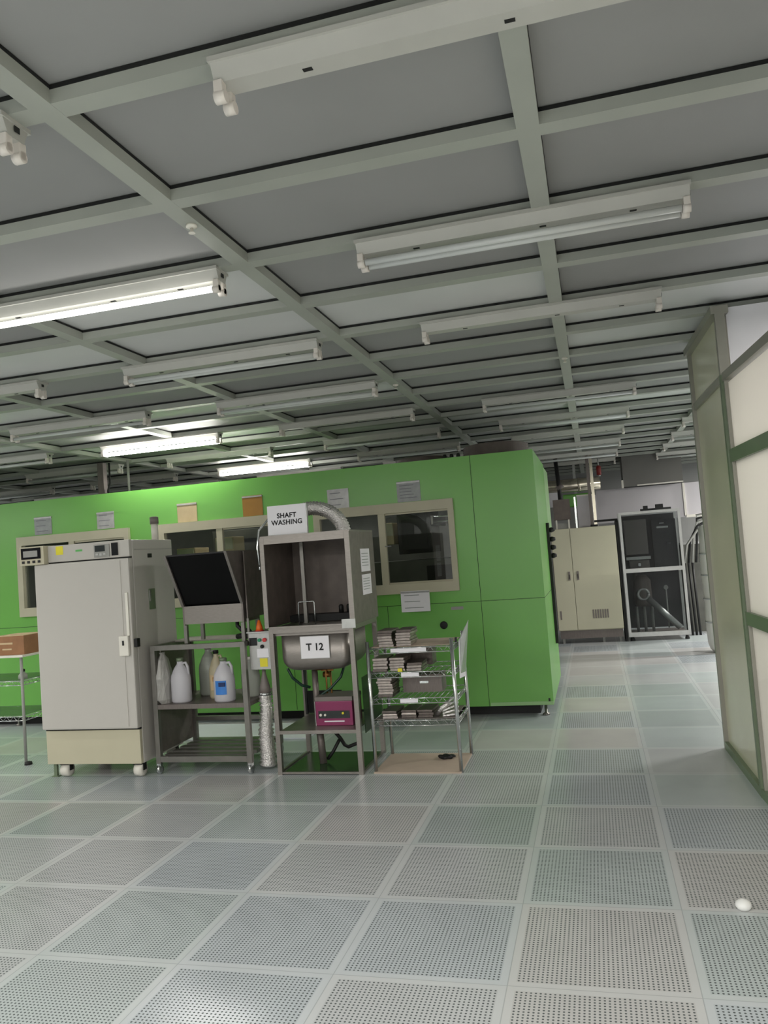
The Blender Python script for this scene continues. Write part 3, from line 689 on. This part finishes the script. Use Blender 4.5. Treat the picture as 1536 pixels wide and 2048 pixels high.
# ================================================================== WASHING SINK STATION
SX0, SX1, SY0, SY1 = -2.19, -1.585, 5.03, 5.62
W = thing('washing_sink', 'stainless sink stand with deep rounded basin below the wash hood', 'sink', (SX0, SY0, 0))
SW, SD = SX1-SX0, SY1-SY0
for x in (0, SW-.032):
    for y in (0, SD-.032): part('leg', M['steel'], W, (x, x+.032, y, y+.032, 0, .985))
part('rim', M['steel'], W, (.0325, SW-.0325, 0, .03, .95, .985), (.0325, SW-.0325, SD-.03, SD, .95, .985), (0, .03, .0325, SD-.0325, .95, .985), (SW-.03, SW, .0325, SD-.0325, .95, .985))
# basin with rounded lower corners
b = MB(); tb = bmesh.new(); R = .09; bx0, bx1, by0, by1, bz0, bz1 = .06, SW-.055, .035, .5, .685, .955
def rring(ins, z, n=6):
    out = []
    x0, x1, y0, y1 = bx0+ins, bx1-ins, by0+ins*.6, by1-ins*.6; r = .05
    for cx_, cy_, a0 in ((x1-r, y1-r, 0), (x0+r, y1-r, PI/2), (x0+r, y0+r, PI), (x1-r, y0+r, 1.5*PI)):
        for k in range(n): a = a0+PI/2*k/(n-1); out.append(tb.verts.new((cx_+r*math.cos(a), cy_+r*math.sin(a), z)))
    return out
prof = [(R*(1-math.sin(a)), bz0+R*(1-math.cos(a))) for a in [0, .3, .6, .9, 1.2, PI/2]]
rs = [rring(i_, z) for i_, z in prof]+[rring(0, bz1)]
for a, c in zip(rs, rs[1:]):
    n = len(a)
    for i in range(n):
        f = tb.faces.new([a[i], a[(i+1) % n], c[(i+1) % n], c[i]]); f.smooth = True
tb.faces.new(rs[0][::-1]); bmesh.ops.recalc_face_normals(tb, faces=tb.faces[:])
b._add(tb, None); bs = b.build('basin', M['steel'], W)
md = bs.modifiers.new('thick', 'SOLIDIFY'); md.thickness = .003; md.offset = -1
b = MB(); b.lathe([(.03, .66), (.045, .687)], None, (.26, .25, 0), 16); b.build('drain_fitting', M['brass'], bs)
part('apron', M['steel'], W, (.0325, SW-.0325, .031, .035, .93, .95))
part('middle_shelf', M['steel'], W, (.0325, SW-.0325, 0, .02, .272, .295), (.0325, SW-.0325, .02, SD, .285, .292))
part('bottom_rail', M['steel'], W, (.0325, SW-.0325, 0, .02, .008, .02), (0, .02, .0325, SD-.0325, .008, .02), (SW-.02, SW, .0325, SD-.0325, .008, .02))
part('bottom_tray', M['tray'], W, (.0325, SW-.0325, .021, SD-.0325, .006, .012), label='dark green bottom tray')
b = MB(); b.tube([(.22, .25, .66), (.22, .25, .3)], .022); b.tube([(.225, .25, .284), (.24, .25, .013)], .026); b.build('drain_pipe', M['steel_dark'], W)
b = MB(); b.tube([(.285, .3, .68), (.285, .3, .56), (.285, .3, .4), (.3, .3, .296)], .006); b.tube([(.32, .3, .68), (.32, .3, .42), (.26, .3, .4)], .006); b.build('copper_tube', M['brass'], W)
b = MB(); b.lathe([(.02, 0), (.02, .05)], None, (.27, .29, .62), 12, 'X'); b.box(.255, .345, .285, .295, .645, .655); b.box(.29, .3, .27, .31, .6, .655); b.build('tap_valve', M['brass'], W)
b = MB(); b.tube([(.06, .15, .69), (.08, .18, .62), (.13, .22, .56), (.18, .25, .54)], .01); b.build('left_hose', M['hose'], W)
b = MB(); b.tube([(.43, .3, .686), (.4, .28, .6), (.33, .26, .53), (.25, .25, .48), (.24, .25, .42), (.29, .25, .36), (.3, .25, .296)], .009); b.build('right_hose', M['hose'], W)
b = MB(); b.tube([(.26, .3, .282), (.3, .3, .24), (.36, .3, .17), (.38, .32, .12), (.4, .34, .1), (.46, .36, .12), (.48, .36, .09)], .013); b.tube([(.35, .3, .16), (.3, .3, .08), (.26, .28, .03)], .012); b.build('floor_hose', M['rubber'], W)
part('signal_cable', M['rubber'], W, (.036, .05, .5, .52, .3, .9))
part('dark_back_sheet', M['smoke'], W, (.034, .3, .56, .575, .3, .46))
part('right_hatch', M['tray'], W, (SW+.001, SW+.006, .1, .55, .25, .62), label='dark side sheet')
# T 12 sign
t = thing('sign_plate', 'white T 12 sign on the front of the sink basin', 'sign', (-1.872, 5.055, .845))
t.rotation_euler = (0, .0, 0)
b = MB(); b.box(-.104, .104, -.002, .002, -.076, .076, bev=.0009); b.build('card', M['paper'], t)
b = MB()
for a, c, e_, g_ in ((-.104, .104, -.076, -.073), (-.104, .104, .073, .076), (-.104, -.101, -.073, .073), (.101, .104, -.073, .073)): b.box(a, c, -.0032, -.0021, e_, g_)
b.build('sleeve_edge', M['sleeve'], t)
text('T 12', .066, (0, -.003, 0), M['ink'], t)
# wash hood on the sink
Q = thing('wash_hood', 'tall stainless wash hood with open front above the sink', 'hood', (SX0-.02, SY0, .9855))
HX = SX1-SX0+.04; HZ = .62
part('side_sheet', M['steel_dark'], Q, (0, .012, .0, SD-.02, 0, HZ)); part('side_sheet', M['steel_dark'], Q, (HX-.012, HX, 0, SD-.02, 0, HZ))
part('back_sheet', M['steel_dark'], Q, (.0125, HX-.0125, SD-.032, SD-.02, 0, HZ))
part('top_sheet', M['steel'], Q, (.0, HX, 0, SD-.02, HZ+.0005, HZ+.012))
part('front_frame', M['steel'], Q, (.0, .03, -.012, -.0005, .005, HZ), (HX-.035, HX, -.012, -.0005, 0, HZ), (.031, HX-.036, -.012, -.0005, HZ-.045, HZ))
part('inner_post', M['steel_tube'], Q, (.17, .195, .3, .33, .0, HZ-.02))
part('inner_splash', M['darkbrown'], Q, (.0125, .0135, .01, SD-.033, .01, HZ-.01), (.0136, HX-.0136, SD-.0335, SD-.0325, .01, HZ-.01))
part('inner_ledge', M['black'], Q, (.0136, HX-.0136, .42, SD-.034, .0, .05))
b = MB(); b.tube([(.23, .05, .0), (.23, .05, .16), (.235, .05, .168), (.34, .05, .168), (.345, .05, .16), (.345, .05, .0)], .004); b.build('wire_loop', M['chrome'], Q)
for x in (.4, .46, .52):
    b = MB(); b.lathe([(.018, 0), (.018, .05), (.01, .06)], None, (x, .46, .05), 12); b.build('spray_knob', M['rubber'], Q)
part('front_ledge', M['steel'], Q, (.031, HX-.036, -.012, .03, 0.0, .012)); part('corner_bracket', M['alu'], Q, (HX-.09, HX+.004, -.02, -.0125, -.02, .04))
# papers on hood side
def sidepaper(z, h, label):
    t = thing('notice_sheet', label, 'notice', (SX0-.02+HX, 5.36, z))
    b = MB(); b.box(.0005, .003, -.11, .11, 0, h); b.build('sheet', M['paper'], t)
    b = MB()
    for k in range(5): b.box(.0031, .0036, -.09, .07, h*.25+k*h*.13, h*.25+k*h*.13+.005)
    b.build('printed_text', M['sleeve_grey'], t)
sidepaper(1.325, .16, 'upper white paper on the right side of wash hood'); sidepaper(1.165, .14, 'lower white paper on the right side of wash hood')
# SHAFT WASHING sign
t = thing('sign_plate', 'white SHAFT WASHING sign standing on top of the wash hood', 'sign', (-2.015, 5.06, 1.6185))
t.rotation_euler = (-.05, .0, .0)
b = MB(); b.box(-.142, .142, -.004, .004, 0, .205, bev=.0015); b.build('board', M['paper'], t)
b = MB(); b.box(.1425, .15, -.012, .012, 0, .205); b.box(-.142, .142, -.008, -.0045, -.0, .004); b.build('stand_edge', M['sleeve'], t)
text('SHAFT\nWASHING', .047, (0, -.005, .108), M['ink'], t, spacing=1.05)
# magenta generator on sink shelf
t = thing('power_unit', 'magenta ultrasonic power unit on the sink shelf', 'power unit', (-1.945, 5.18, .2925))
b = MB(); b.box(0, .265, 0, .22, 0, .165, bev=.004); b.build('case', M['magenta'], t)
part('top_cover', M['greygrille'], t, (-.003, .268, .0, .223, .1655, .195), bev=.003)
part('side_frame', M['alu'], t, (-.004, -.0005, -.004, .22, 0, .165))
fp = part('front_panel', M['screenlcd'], t, (.02, .245, -.004, -.0005, .05, .1))
b = MB(); b.lathe([(.009, 0), (.009, .014)], None, (.04, -.004, .075), 12, 'Y'); b.lathe([(.008, 0), (.008, .014)], None, (.072, -.004, .075), 12, 'Y'); b.build('knob', M['castor'], fp)
b = MB(); b.lathe([(.008, 0), (.008, .012)], None, (.2, -.004, .085), 12, 'Y'); b.build('indicator', M['yellow'], fp)
part('label_strip', M['paper'], t, (.06, .205, -.003, -.0005, .025, .033))

# ================================================================== CHROME WIRE RACK
RX0, RX1, RY0, RY1 = -1.515, -.945, 5.09, 5.53
Rk = thing('wire_rack', 'chrome wire shelf rack with four shelves beside the sink', 'rack', (RX0, RY0, 0))
RW, RD = RX1-RX0, RY1-RY0; SH = [.81, .65, .48, .335]
for x in (0, RW):
    for y in (0, RD):
        b = MB(); b.tube([(x, y, .0), (x, y, .86)], .0125); b.build('post', M['chrome'], Rk)
def wire_shelf(z, w_, d_, parent, x0=0, y0=0, name='wire_shelf'):
    b = MB()
    for zz in (0, -.032):
        b.tube([(x0, y0, z+zz), (x0+w_, y0, z+zz)], .0035, seg=6); b.tube([(x0, y0+d_, z+zz), (x0+w_, y0+d_, z+zz)], .0035, seg=6)
        b.tube([(x0, y0, z+zz), (x0, y0+d_, z+zz)], .0035, seg=6); b.tube([(x0+w_, y0, z+zz), (x0+w_, y0+d_, z+zz)], .0035, seg=6)
    n = int(w_/.035)
    for k in range(1, n): b.tube([(x0+w_*k/n, y0, z+.003), (x0+w_*k/n, y0+d_, z+.003)], .002, seg=5)
    n = 10
    for k in range(n):
        b.tube([(x0+w_*k/n, y0, z-.032), (x0+w_*(k+.5)/n, y0, z), (x0+w_*(k+1)/n, y0, z-.032)], .002, seg=5)
        b.tube([(x0+w_, y0+d_*k/n, z-.032), (x0+w_, y0+d_*(k+.5)/n, z), (x0+w_, y0+d_*(k+1)/n, z-.032)], .002, seg=5)
    return b.build(name, M['chrome'], parent)
for z in SH:
    wire_shelf(z, RW, RD, Rk)
for z, x0, x1, m in ((SH[0], .16, .4, M['paper']), (SH[1], .22, .34, M['paper']), (SH[2], .2, .32, M['paper'])):
    part('shelf_tag', m, Rk, (x0, x1, -.007, -.004, z-.027, z-.003))
part('shelf_mat', M['boardtan'], Rk, (.02, RW-.02, .02, RD-.02, SH[0]+.005, SH[0]+.008))
part('shelf_mat', M['greygrille'], Rk, (.02, RW-.02, .02, RD-.02, SH[3]+.005, SH[3]+.008))
# plates stacked
WORD = ['bottom', 'second', 'third', 'fourth', 'fifth', 'sixth', 'seventh']
proto_plate = None
def plate_proto(m, name='metal_plate'):
    b = MB(); b.box(-.05, .05, -.1, .1, 0, .017, bev=.003); b.box(-.052, .052, -.102, .102, .009, .0115, bev=.001)
    return b.build(name, m)
pA, pB = plate_proto(M['plate']), plate_proto(M['plate_dark']); first = {0: True, 1: True}
def stack(x, y, z, n, where, dark=()):
    for k in range(n):
        i = 1 if k in dark else 0; p = (pA, pB)[i]
        o = p if first[i] else p.copy()
        if not first[i]: COL.objects.link(o)
        first[i] = False
        o.location = (x+random.uniform(-.005, .005), y+random.uniform(-.006, .006), z+k*.0182); o.rotation_euler.z = random.uniform(-.05, .05)
        w_ = 'top' if k == n-1 else WORD[k]
        tag(o, ('dark' if i else 'silver')+' metal plate, '+w_+(' from bottom' if w_ not in ('top', 'bottom') else ' one')+' in '+where, 'metal plate', 'metal plates on the wire rack')
Z = lambda k: SH[k]+.0085
stack(RX0+.125, 5.2, Z(0), 6, 'the left stack on the top rack shelf', (4, 5)); stack(RX0+.245, 5.21, Z(0), 6, 'the right stack on the top rack shelf', (5,))
Z1 = SH[1]+.0055
stack(RX0+.075, 5.2, Z1, 5, 'the left stack on the second rack shelf', (0,)); stack(RX0+.195, 5.2, Z1, 5, 'the middle stack on the second rack shelf', ()); stack(RX0+.31, 5.2, Z1, 3, 'the right stack on the second rack shelf', (2,))
stack(RX0+.1, 5.2, SH[2]+.0055, 7, 'the stack on the third rack shelf', (0,))
stack(RX0+.12, 5.2, Z(3), 3, 'the left stack on the lowest rack shelf', (2,)); stack(RX0+.24, 5.22, Z(3), 3, 'the second stack on the lowest rack shelf', (0, 2)); stack(RX0+.36, 5.22, Z(3), 3, 'the third stack on the lowest rack shelf', (0, 1, 2))
t = thing('sample_case', 'dark grey open case behind plates on the second rack shelf', 'case', (RX0+.25, 5.36, SH[1]+.0055))
part('case_body', M['plate_dark'], t, (-.13, .13, 0, .14, 0, .115)); part('case_lid', M['steel_dark'], t, (-.132, .132, -.002, .142, .1155, .125))
t = thing('sample_case', 'long dark grey case on the third rack shelf', 'case', (RX0+.3, 5.27, SH[2]+.0055))
part('case_body', M['steel_dark'], t, (-.12, .15, 0, .16, 0, .11)); part('case_latch', M['chrome'], t, (.0, .06, -.006, -.0005, .06, .075)); part('case_lid', M['plate_dark'], t, (-.122, .152, -.002, .162, .1105, .118))
t = thing('foil_bundle', 'crumpled foil bundle at right end of the lowest rack shelf', 'foil bundle', (RX0+.485, 5.2, Z(3)+.0))
b = MB()
for k in range(5):
    a = .35+.12*k; b.hexa([(-.02+.0*k, -.05, .0+.016*k), (.07, -.05, .01+.018*k+.01*k), (.07, .06, .01+.018*k+.01*k), (-.02, .06, 0+.016*k)],
                          [(-.02, -.05, .012+.016*k), (.07, -.05, .02+.018*k+.01*k), (.07, .06, .02+.018*k+.01*k), (-.02, .06, .012+.016*k)])
b.build('folded_foil', M['foil'], t)
b = MB(); b.tube([(-.06, -.04, .012), (-.02, -.05, .06), (.03, -.05, .09)], .016); b.build('rolled_foil', M['foil'], t)
b = MB(); b.box(0, .03, -.002, .002, 0, .022); o = b.build('yellow_tag', M['yellow']); o.location = (RX0+.2, 5.083, SH[1]+.006); tag(o, 'small yellow tag on second shelf edge of the wire rack', 'tag')
t = thing('document_pouch', 'white document sheets hanging at right end of the wire rack', 'document', (-.93, 5.33, .56))
b = MB(); b.hexa([(0, -.12, .02), (.004, -.12, .02), (.004, .1, 0), (0, .1, 0)], [(.012, -.12, .27), (.016, -.12, .27), (.03, .12, .34), (.026, .12, .34)]); b.build('sheet', M['paper'], t)
b = MB(); b.hexa([(.006, -.1, .05), (.008, -.1, .05), (.008, .1, .03), (.006, .1, .03)], [(.02, -.1, .28), (.022, -.1, .28), (.05, .12, .38), (.048, .12, .38)]); b.build('sleeve', M['sleeve'], t)
b = MB(); b.box(-.012, -.001, -.13, -.1, .26, .29); b.build('clip', M['rubber'], t)
# board and black lump on the floor under the rack
o = MB(); o.box(-.285, .3, 0, .48, 0, .008, bev=.002); o = o.build('floor_board', M['boardtan']); o.location = (-1.24, 5.06, 0); tag(o, 'thin tan cardboard sheet on the floor under the wire rack', 'cardboard sheet')
b = MB(); tb = bmesh.new(); bmesh.ops.create_icosphere(tb, subdivisions=3, radius=1)
for v in tb.verts: v.co = Vector((v.co.x*.055, v.co.y*.04, v.co.z*.014))*(1+.25*math.sin(v.co.x*7+v.co.y*5))
b._add(tb, None, smooth=True); o = b.build('black_cloth', M['rubber']); o.location = (-1.1, 5.4, .02); tag(o, 'crumpled black cloth on the tan sheet under the rack', 'cloth')

# ================================================================== LEFT SHELF WITH BOX
Lr = thing('wire_shelf_table', 'white topped chrome shelf table left of the oven', 'table', (-5.15, 5.36, 0))
for x, y in ((.66, .03), (.66, .48), (0, .03), (0, .48)):
    b = MB(); b.tube([(x, y, 0), (x, y, .83)], .012); b.build('post', M['pvc'], Lr)
part('table_top', M['castor'], Lr, (-.03, .7, 0, .5, .832, .85), bev=.004)
wire_shelf(.64, .66, .45, Lr, 0, .03); wire_shelf(.36, .66, .45, Lr, 0, .03)
part('shelf_sheet', ACRYL, Lr, (.02, .64, .05, .46, .646, .65)); part('shelf_sheet', ACRYL, Lr, (.02, .64, .05, .46, .366, .37))
t = thing('cardboard_box', 'brown cardboard box with white label on the left table', 'box', (-4.63, 5.4, .8505))
b = MB(); b.box(-.165, .165, 0, .25, 0, .15, bev=.002); b.build('box_body', M['cardboard'], t)
part('box_label', M['paper'], t, (-.15, -.095, -.002, -.0003, .07, .13)); part('tape', M['cardlight'], t, (-.08, .06, -.002, -.0003, .085, .1), (-.04, .05, -.002, -.0003, .04, .052))
part('top_flap', M['cardlight'], t, (-.1, .165, 0, .25, .1505, .155))
t = thing('plastic_bottle', 'small clear bottle with black cap on middle shelf of left table', 'bottle', (-4.53, 5.45, .6505))
b = MB(); b.lathe([(.035, 0), (.035, .03), (.015, .055), (.012, .06)], None, seg=16); b.build('bottle_body', M['jug2'], t)
b = MB(); b.lathe([(.018, .058), (.018, .078)], None, seg=14); b.build('cap', M['black'], t)
b = MB(); b.lathe([(.03, 0), (.028, .02), (.01, .026)], None, seg=14); o = b.build('rubber_stopper', M['rubber']); o.location = (-4.42, 5.33, 0); tag(o, 'small dark round stopper on floor near left table leg', 'stopper')

# ================================================================== CORRIDOR BACKGROUND
t = thing('electrical_cabinet', 'cream two door electrical cabinet at the end of the corridor', 'cabinet', (-.57, 11.3, 0))
part('cabinet_body', M['cream2'], t, (0, .875, .02, .45, .18, 1.6), bev=.004)
for x0, x1 in ((.004, .258), (.264, .871)):
    dd = part('door', M['cream2'], t, (x0, x1, 0, .0195, .19, 1.595), bev=.004)
    hx = x1-.05 if x0 < .1 else x0+.06
    part('door_handle', M['greygrille'], dd, (hx-.012, hx+.014, -.012, 0, .88, 1.0)); part('handle_slot', M['black'], dd, (hx-.004, hx+.004, -.014, -.012, .9, .96))
    if x0 > .1: part('vent_louvres', M['greygrille'], dd, *[(.48+.032*k, .498+.032*k, -.004, 0, .34, .46) for k in range(7)])
    else: part('vent_slot', M['greygrille'], dd, (.04, .06, -.004, 0, .34, .46))
part('plinth', M['steel_dark'], t, (.02, .86, .03, .43, .07, .179)); 
for x in (.06, .6, .82): part('foot', M['pvc'], t, (x-.015, x+.015, .06, .09, 0, .07))
t = thing('equipment_frame', 'aluminium framed test rig with clear doors beside cream cabinet', 'machine', (.36, 11.3, 0))
FW = .8; P_ = M['alu']
part('frame', P_, t, (0, .035, 0, .035, .06, 1.76), (FW-.035, FW, 0, .035, .06, 1.76), (0, .035, .55, .585, .06, 1.76), (FW-.035, FW, .55, .585, .06, 1.76),
     (.0355, FW-.0355, 0, .035, 1.725, 1.76), (.0355, FW-.0355, 0, .035, .93, .985), (.0355, FW-.0355, 0, .035, .06, .12), (.0355, FW-.0355, .55, .585, 1.725, 1.76), (.0355, FW-.0355, .2, .235, .93, .965))
part('middle_deck', M['steel_dark'], t, (.04, FW-.04, .04, .54, .93, .95)); part('back_board', M['smoke'], t, (.036, FW-.036, .552, .56, .12, 1.72)); part('base_deck', M['greygrille'], t, (.04, FW-.04, .04, .54, .07, .1))
part('clear_door', ACRYL, t, (.036, FW-.036, .012, .016, .99, 1.72)); part('clear_door', ACRYL, t, (.036, FW-.036, .012, .016, .125, .925))
b = MB()
for x in (.05, .75):
    for y in (.05, .5): b.lathe([(.03, 0), (.03, .015), (.015, .06)], None, (x, y, 0), 12)
b.build('foot', M['rubber'], t)
part('top_rail', M['rubber'], t, (.3, .7, .1, .16, 1.7605, 1.79), (.34, .4, .1, .16, 1.7905, 1.83), (.5, .6, .1, .16, 1.7905, 1.84))
t = thing('computer_tower', 'tall black control tower inside the upper part of test rig', 'computer', (.8, 11.42, .951))
b = MB(); b.box(-.02, .3, 0, .35, 0, .68, bev=.01); b.build('case', M['blackgloss'], t)
part('drive_slot', M['alu'], t, (.05, .2, -.006, 0, .56, .585), (.09, .15, -.006, 0, .62, .632)); part('blue_badge', M['screenlcd'], t, (.16, .22, -.005, 0, .33, .36))
t = thing('fixture_block', 'grey machine block in the left upper half of test rig', 'machine unit', (.42, 11.42, .951))
part('block', M['greygrille'], t, (0, .3, 0, .3, .22, .7), bev=.01); part('chuck', M['steel_dark'], t, (.04, .3, .02, .3, 0, .14), bev=.01); part('spindle', M['chrome'], t, (.15, .18, -.03, .0, .06, .1)); part('block_rail', M['alu'], t, (0, .32, -.02, -.001, .15, .19))
t = thing('pump_assembly', 'grey pump with ring and slanted pipe in lower test rig', 'pump', (.6, 11.45, .101))
b = MB()
b.tube([(.07*math.cos(2*PI*k/24), 0, .52+.07*math.sin(2*PI*k/24)) for k in range(25)], .022, seg=10); b.build('ring', M['alu'], t)
b = MB(); b.tube([(.06, 0, .46), (.44, -.05, .05)], .042, seg=14); b.build('slanted_pipe', M['alu'], t)
for x in (-.1, 0.0, .1):
    b = MB(); b.tube([(x, .05, 0), (x, .05, .35)], .02); b.build('cylinder', M['pvc'], t)
b = MB(); b.lathe([(.09, .35), (.12, .4), (.12, .7), (.06, .78)], None, (0, .1, 0), 18); b.build('motor', M['darkbrown'], t)
b = MB(); b.lathe([(.03, 0), (.03, .06)], None, (.3, 0, .6), 14, 'Y'); b.tube([(.3, 0, .6), (.3, 0, .05)], .01); b.build('gauge', M['pvc'], t)
# white tank near partition
t = thing('wrapped_roll', 'tall white plastic wrapped column standing by the partition end', 'roll', (1.36, 10.0, 0))
b = MB(); b.lathe([(.1, .0), (.14, .05), (.16, .12), (.165, .3), (.155, .6), (.165, 1.0), (.15, 1.3), (.155, 1.47), (.1, 1.5)], None, seg=20); b.build('wrap', M['rollwhite'], t)
b = MB()
for z in (.35, .62, .9, 1.15): b.lathe([(.168, z), (.17, z+.01), (.168, z+.02)], None, seg=20)
b.build('strap', M['sleeve'], t)
# cable bundle + shelf behind
t = thing('cable_bundle', 'tangle of dark cables between test rig and white roll', 'cables', (1.3, 11.7, 1.0))
for k in range(3):
    b = MB(); b.tube([(-.08+.05*k, 0, -1.0), (-.1+.05*k, 0, 0)], .016, seg=8); b.build('cable', M['rubber'], t)
for k in range(5):
    b = MB(); b.tube([(-.1+.05*k, 0, 0), (-.05+.05*k, 0, .25+.06*k), (.1, -.05, .45+.05*k), (.35+.05*k, 0, .62+.02*k)], .016, seg=8); b.build('cable', M['rubber'] if k % 2 else M['pvc'], t)
t = thing('dark_cabinet', 'dark grey cabinet behind the white wrapped column', 'cabinet', (1.25, 12.1, 0))
part('cabinet_body', M['darkin'], t, (-.05, .9, 0, .5, .0, 1.25)); part('top_edge', M['alu'], t, (-.05, .9, -.01, .5, 1.2505, 1.28))
# ducts and boxes above
t = thing('air_duct', 'long white horizontal box duct high at the corridor end', 'duct', (.1, 12.8, 1.66))
part('duct_body', M['whitebox'], t, (0, 2.2, 0, .5, 0, .52)); part('duct_flange', M['castor'], t, (1.28, 1.31, -.02, .5, .02, .52)); part('lower_ledge', M['castor'], t, (1.3, 2.2, -.02, 0, -.01, .03))
t = thing('air_filter_box', 'large dark grey box duct hanging below ceiling at corridor end', 'duct', (.52, 12.6, 2.19))
part('box_body', M['greybox'], t, (0, .86, 0, .6, 0, .46)); part('bottom_strip', M['castor'], t, (.2, .86, -.01, -.0005, -.005, .015)); part('hook', M['castor'], t, (-.03, .0, -.02, .02, -.02, .1)); 
t = thing('steel_duct', 'polished round steel duct running level behind green machine', 'duct', (-.25, 12.4, 2.27))
b = MB(); b.lathe([(.1, -1.1), (.1, .42), (.08, .43)], None, (0, 0, 0), 24, 'X'); b.build('duct_pipe', M['ducting'], t)
b = MB(); b.lathe([(.11, .1), (.11, .13)], None, (0, 0, 0), 24, 'X'); b.lathe([(.11, -.62), (.11, -.59)], None, (0, 0, 0), 24, 'X'); b.build('clamp_band', M['ducting'], t)
b = MB(); b.tube([(.3, 0, .1), (.3, 0, .425)], .012); b.tube([(-.5, 0, .1), (-.5, 0, .425)], .012); b.build('hanger', M['alu'], t)
t = thing('duct_column', 'upright steel twin conduit rising from cream cabinet to ceiling', 'conduit', (.045, 11.45, 1.6005))
part('conduit', M['ducting'], t, (-.01, .03, 0, .05, 0, 1.05)); part('conduit', M['steel_dark'], t, (-.06, -.018, 0, .05, 0, 1.05)); part('end_cap', M['rubber'], t, (-.065, .035, -.005, .055, 0, .03))
t = thing('conduit_pole', 'dark upright conduit left above the cream cabinet', 'conduit', (-.42, 11.9, 1.9))
b = MB(); b.tube([(0, 0, 0), (.0, 0, .3), (-.02, 0, .75)], .03); b.build('conduit', M['rubber'], t)
b = MB(); b.tube([(-.03, 0, .3), (.05, 0, .36)], .04); b.build('junction', M['greygrille'], t)
t = thing('warning_beacon', 'dark red beacon light above the steel duct', 'beacon', (.165, 12.0, 2.36))
b = MB(); b.lathe([(.035, 0), (.035, .12), (.02, .14)], None, seg=14); b.build('red_cap', M['redlight'], t)
b = MB(); b.lathe([(.02, -.02), (.02, 0)], None, seg=12); b.tube([(0, 0, .1), (0, 0, .29)], .008); b.build('stem', M['alu'], t)
t = thing('switch_box', 'dark square box with pale legs standing on the cream cabinet', 'box', (-.43, 11.45, 1.6005))
part('box_body', M['darkbrown'], t, (-.08, .15, 0, .2, .13, .42)); part('box_leg', M['castor'], t, (-.06, -.04, .0, .02, 0, .13), (.11, .13, 0, .02, 0, .13)); part('box_base', M['pvc'], t, (-.035, .105, .02, .18, 0, .08))
t = thing('white_canister', 'plain white panel box on top of the cream cabinet', 'box', (-.06, 11.6, 1.6005))
part('box_body', M['whitebox'], t, (-.12, .15, 0, .25, 0, .45)); part('box_post', M['chrome'], t, (-.16, -.135, 0, .02, 0, .45)); part('box_cap', M['castor'], t, (-.12, .1, -.004, .25, .4505, .47))
t = thing('green_motor', 'green motor casing hung behind the twin conduit', 'motor', (-.2, 12.6, 1.95))
part('motor_case', M['green'], t, (-.2, .2, 0, .2, 0, .2), bev=.02); part('motor_bolt', M['rubber'], t, (.2005, .26, .02, .18, .0, .2)); part('hanger', M['alu'], t, (-.02, .02, .05, .1, .2005, .74))
t = thing('white_lamp_panel', 'bright white panel box behind the green machine corner', 'box', (-.6, 12.2, 1.95))
part('panel_body', M['paper'], t, (-.02, .14, 0, .1, 0, .22)); part('panel_stand', M['pvc'], t, (.04, .07, .02, .08, -.5, 0))
t = thing('rear_cabinet', 'plain grey cabinet bank at the back of the corridor', 'cabinet', (-1.6, 13.2, 0))
part('cabinet_body', M['wall'], t, (0, 1.6, 0, .6, 0, 1.9)); part('cabinet_gap', M['black'], t, (.9, .91, -.003, -.0005, .05, 1.85))
t = thing('dark_partition', 'dark board standing between cream cabinet and test rig', 'board', (.315, 11.34, 0))
part('board', M['smoke'], t, (0, .035, 0, .5, 0, 1.66)); part('board_edge', M['rubber'], t, (0, .035, -.01, -.0005, 0, 1.64)); part('board_top', M['rubber'], t, (-.28, .035, .1, .16, 1.661, 1.69))

# white knob on floor
b = MB(); b.lathe([(.001, 0), (.022, .002), (.03, .014), (.028, .026), (.016, .036), (.001, .04)], None, seg=20)
o = b.build('white_ball', M['ball']); o.location = (.428, 3.27, 0); tag(o, 'small round white ball lying on the perforated floor at right', 'ball')
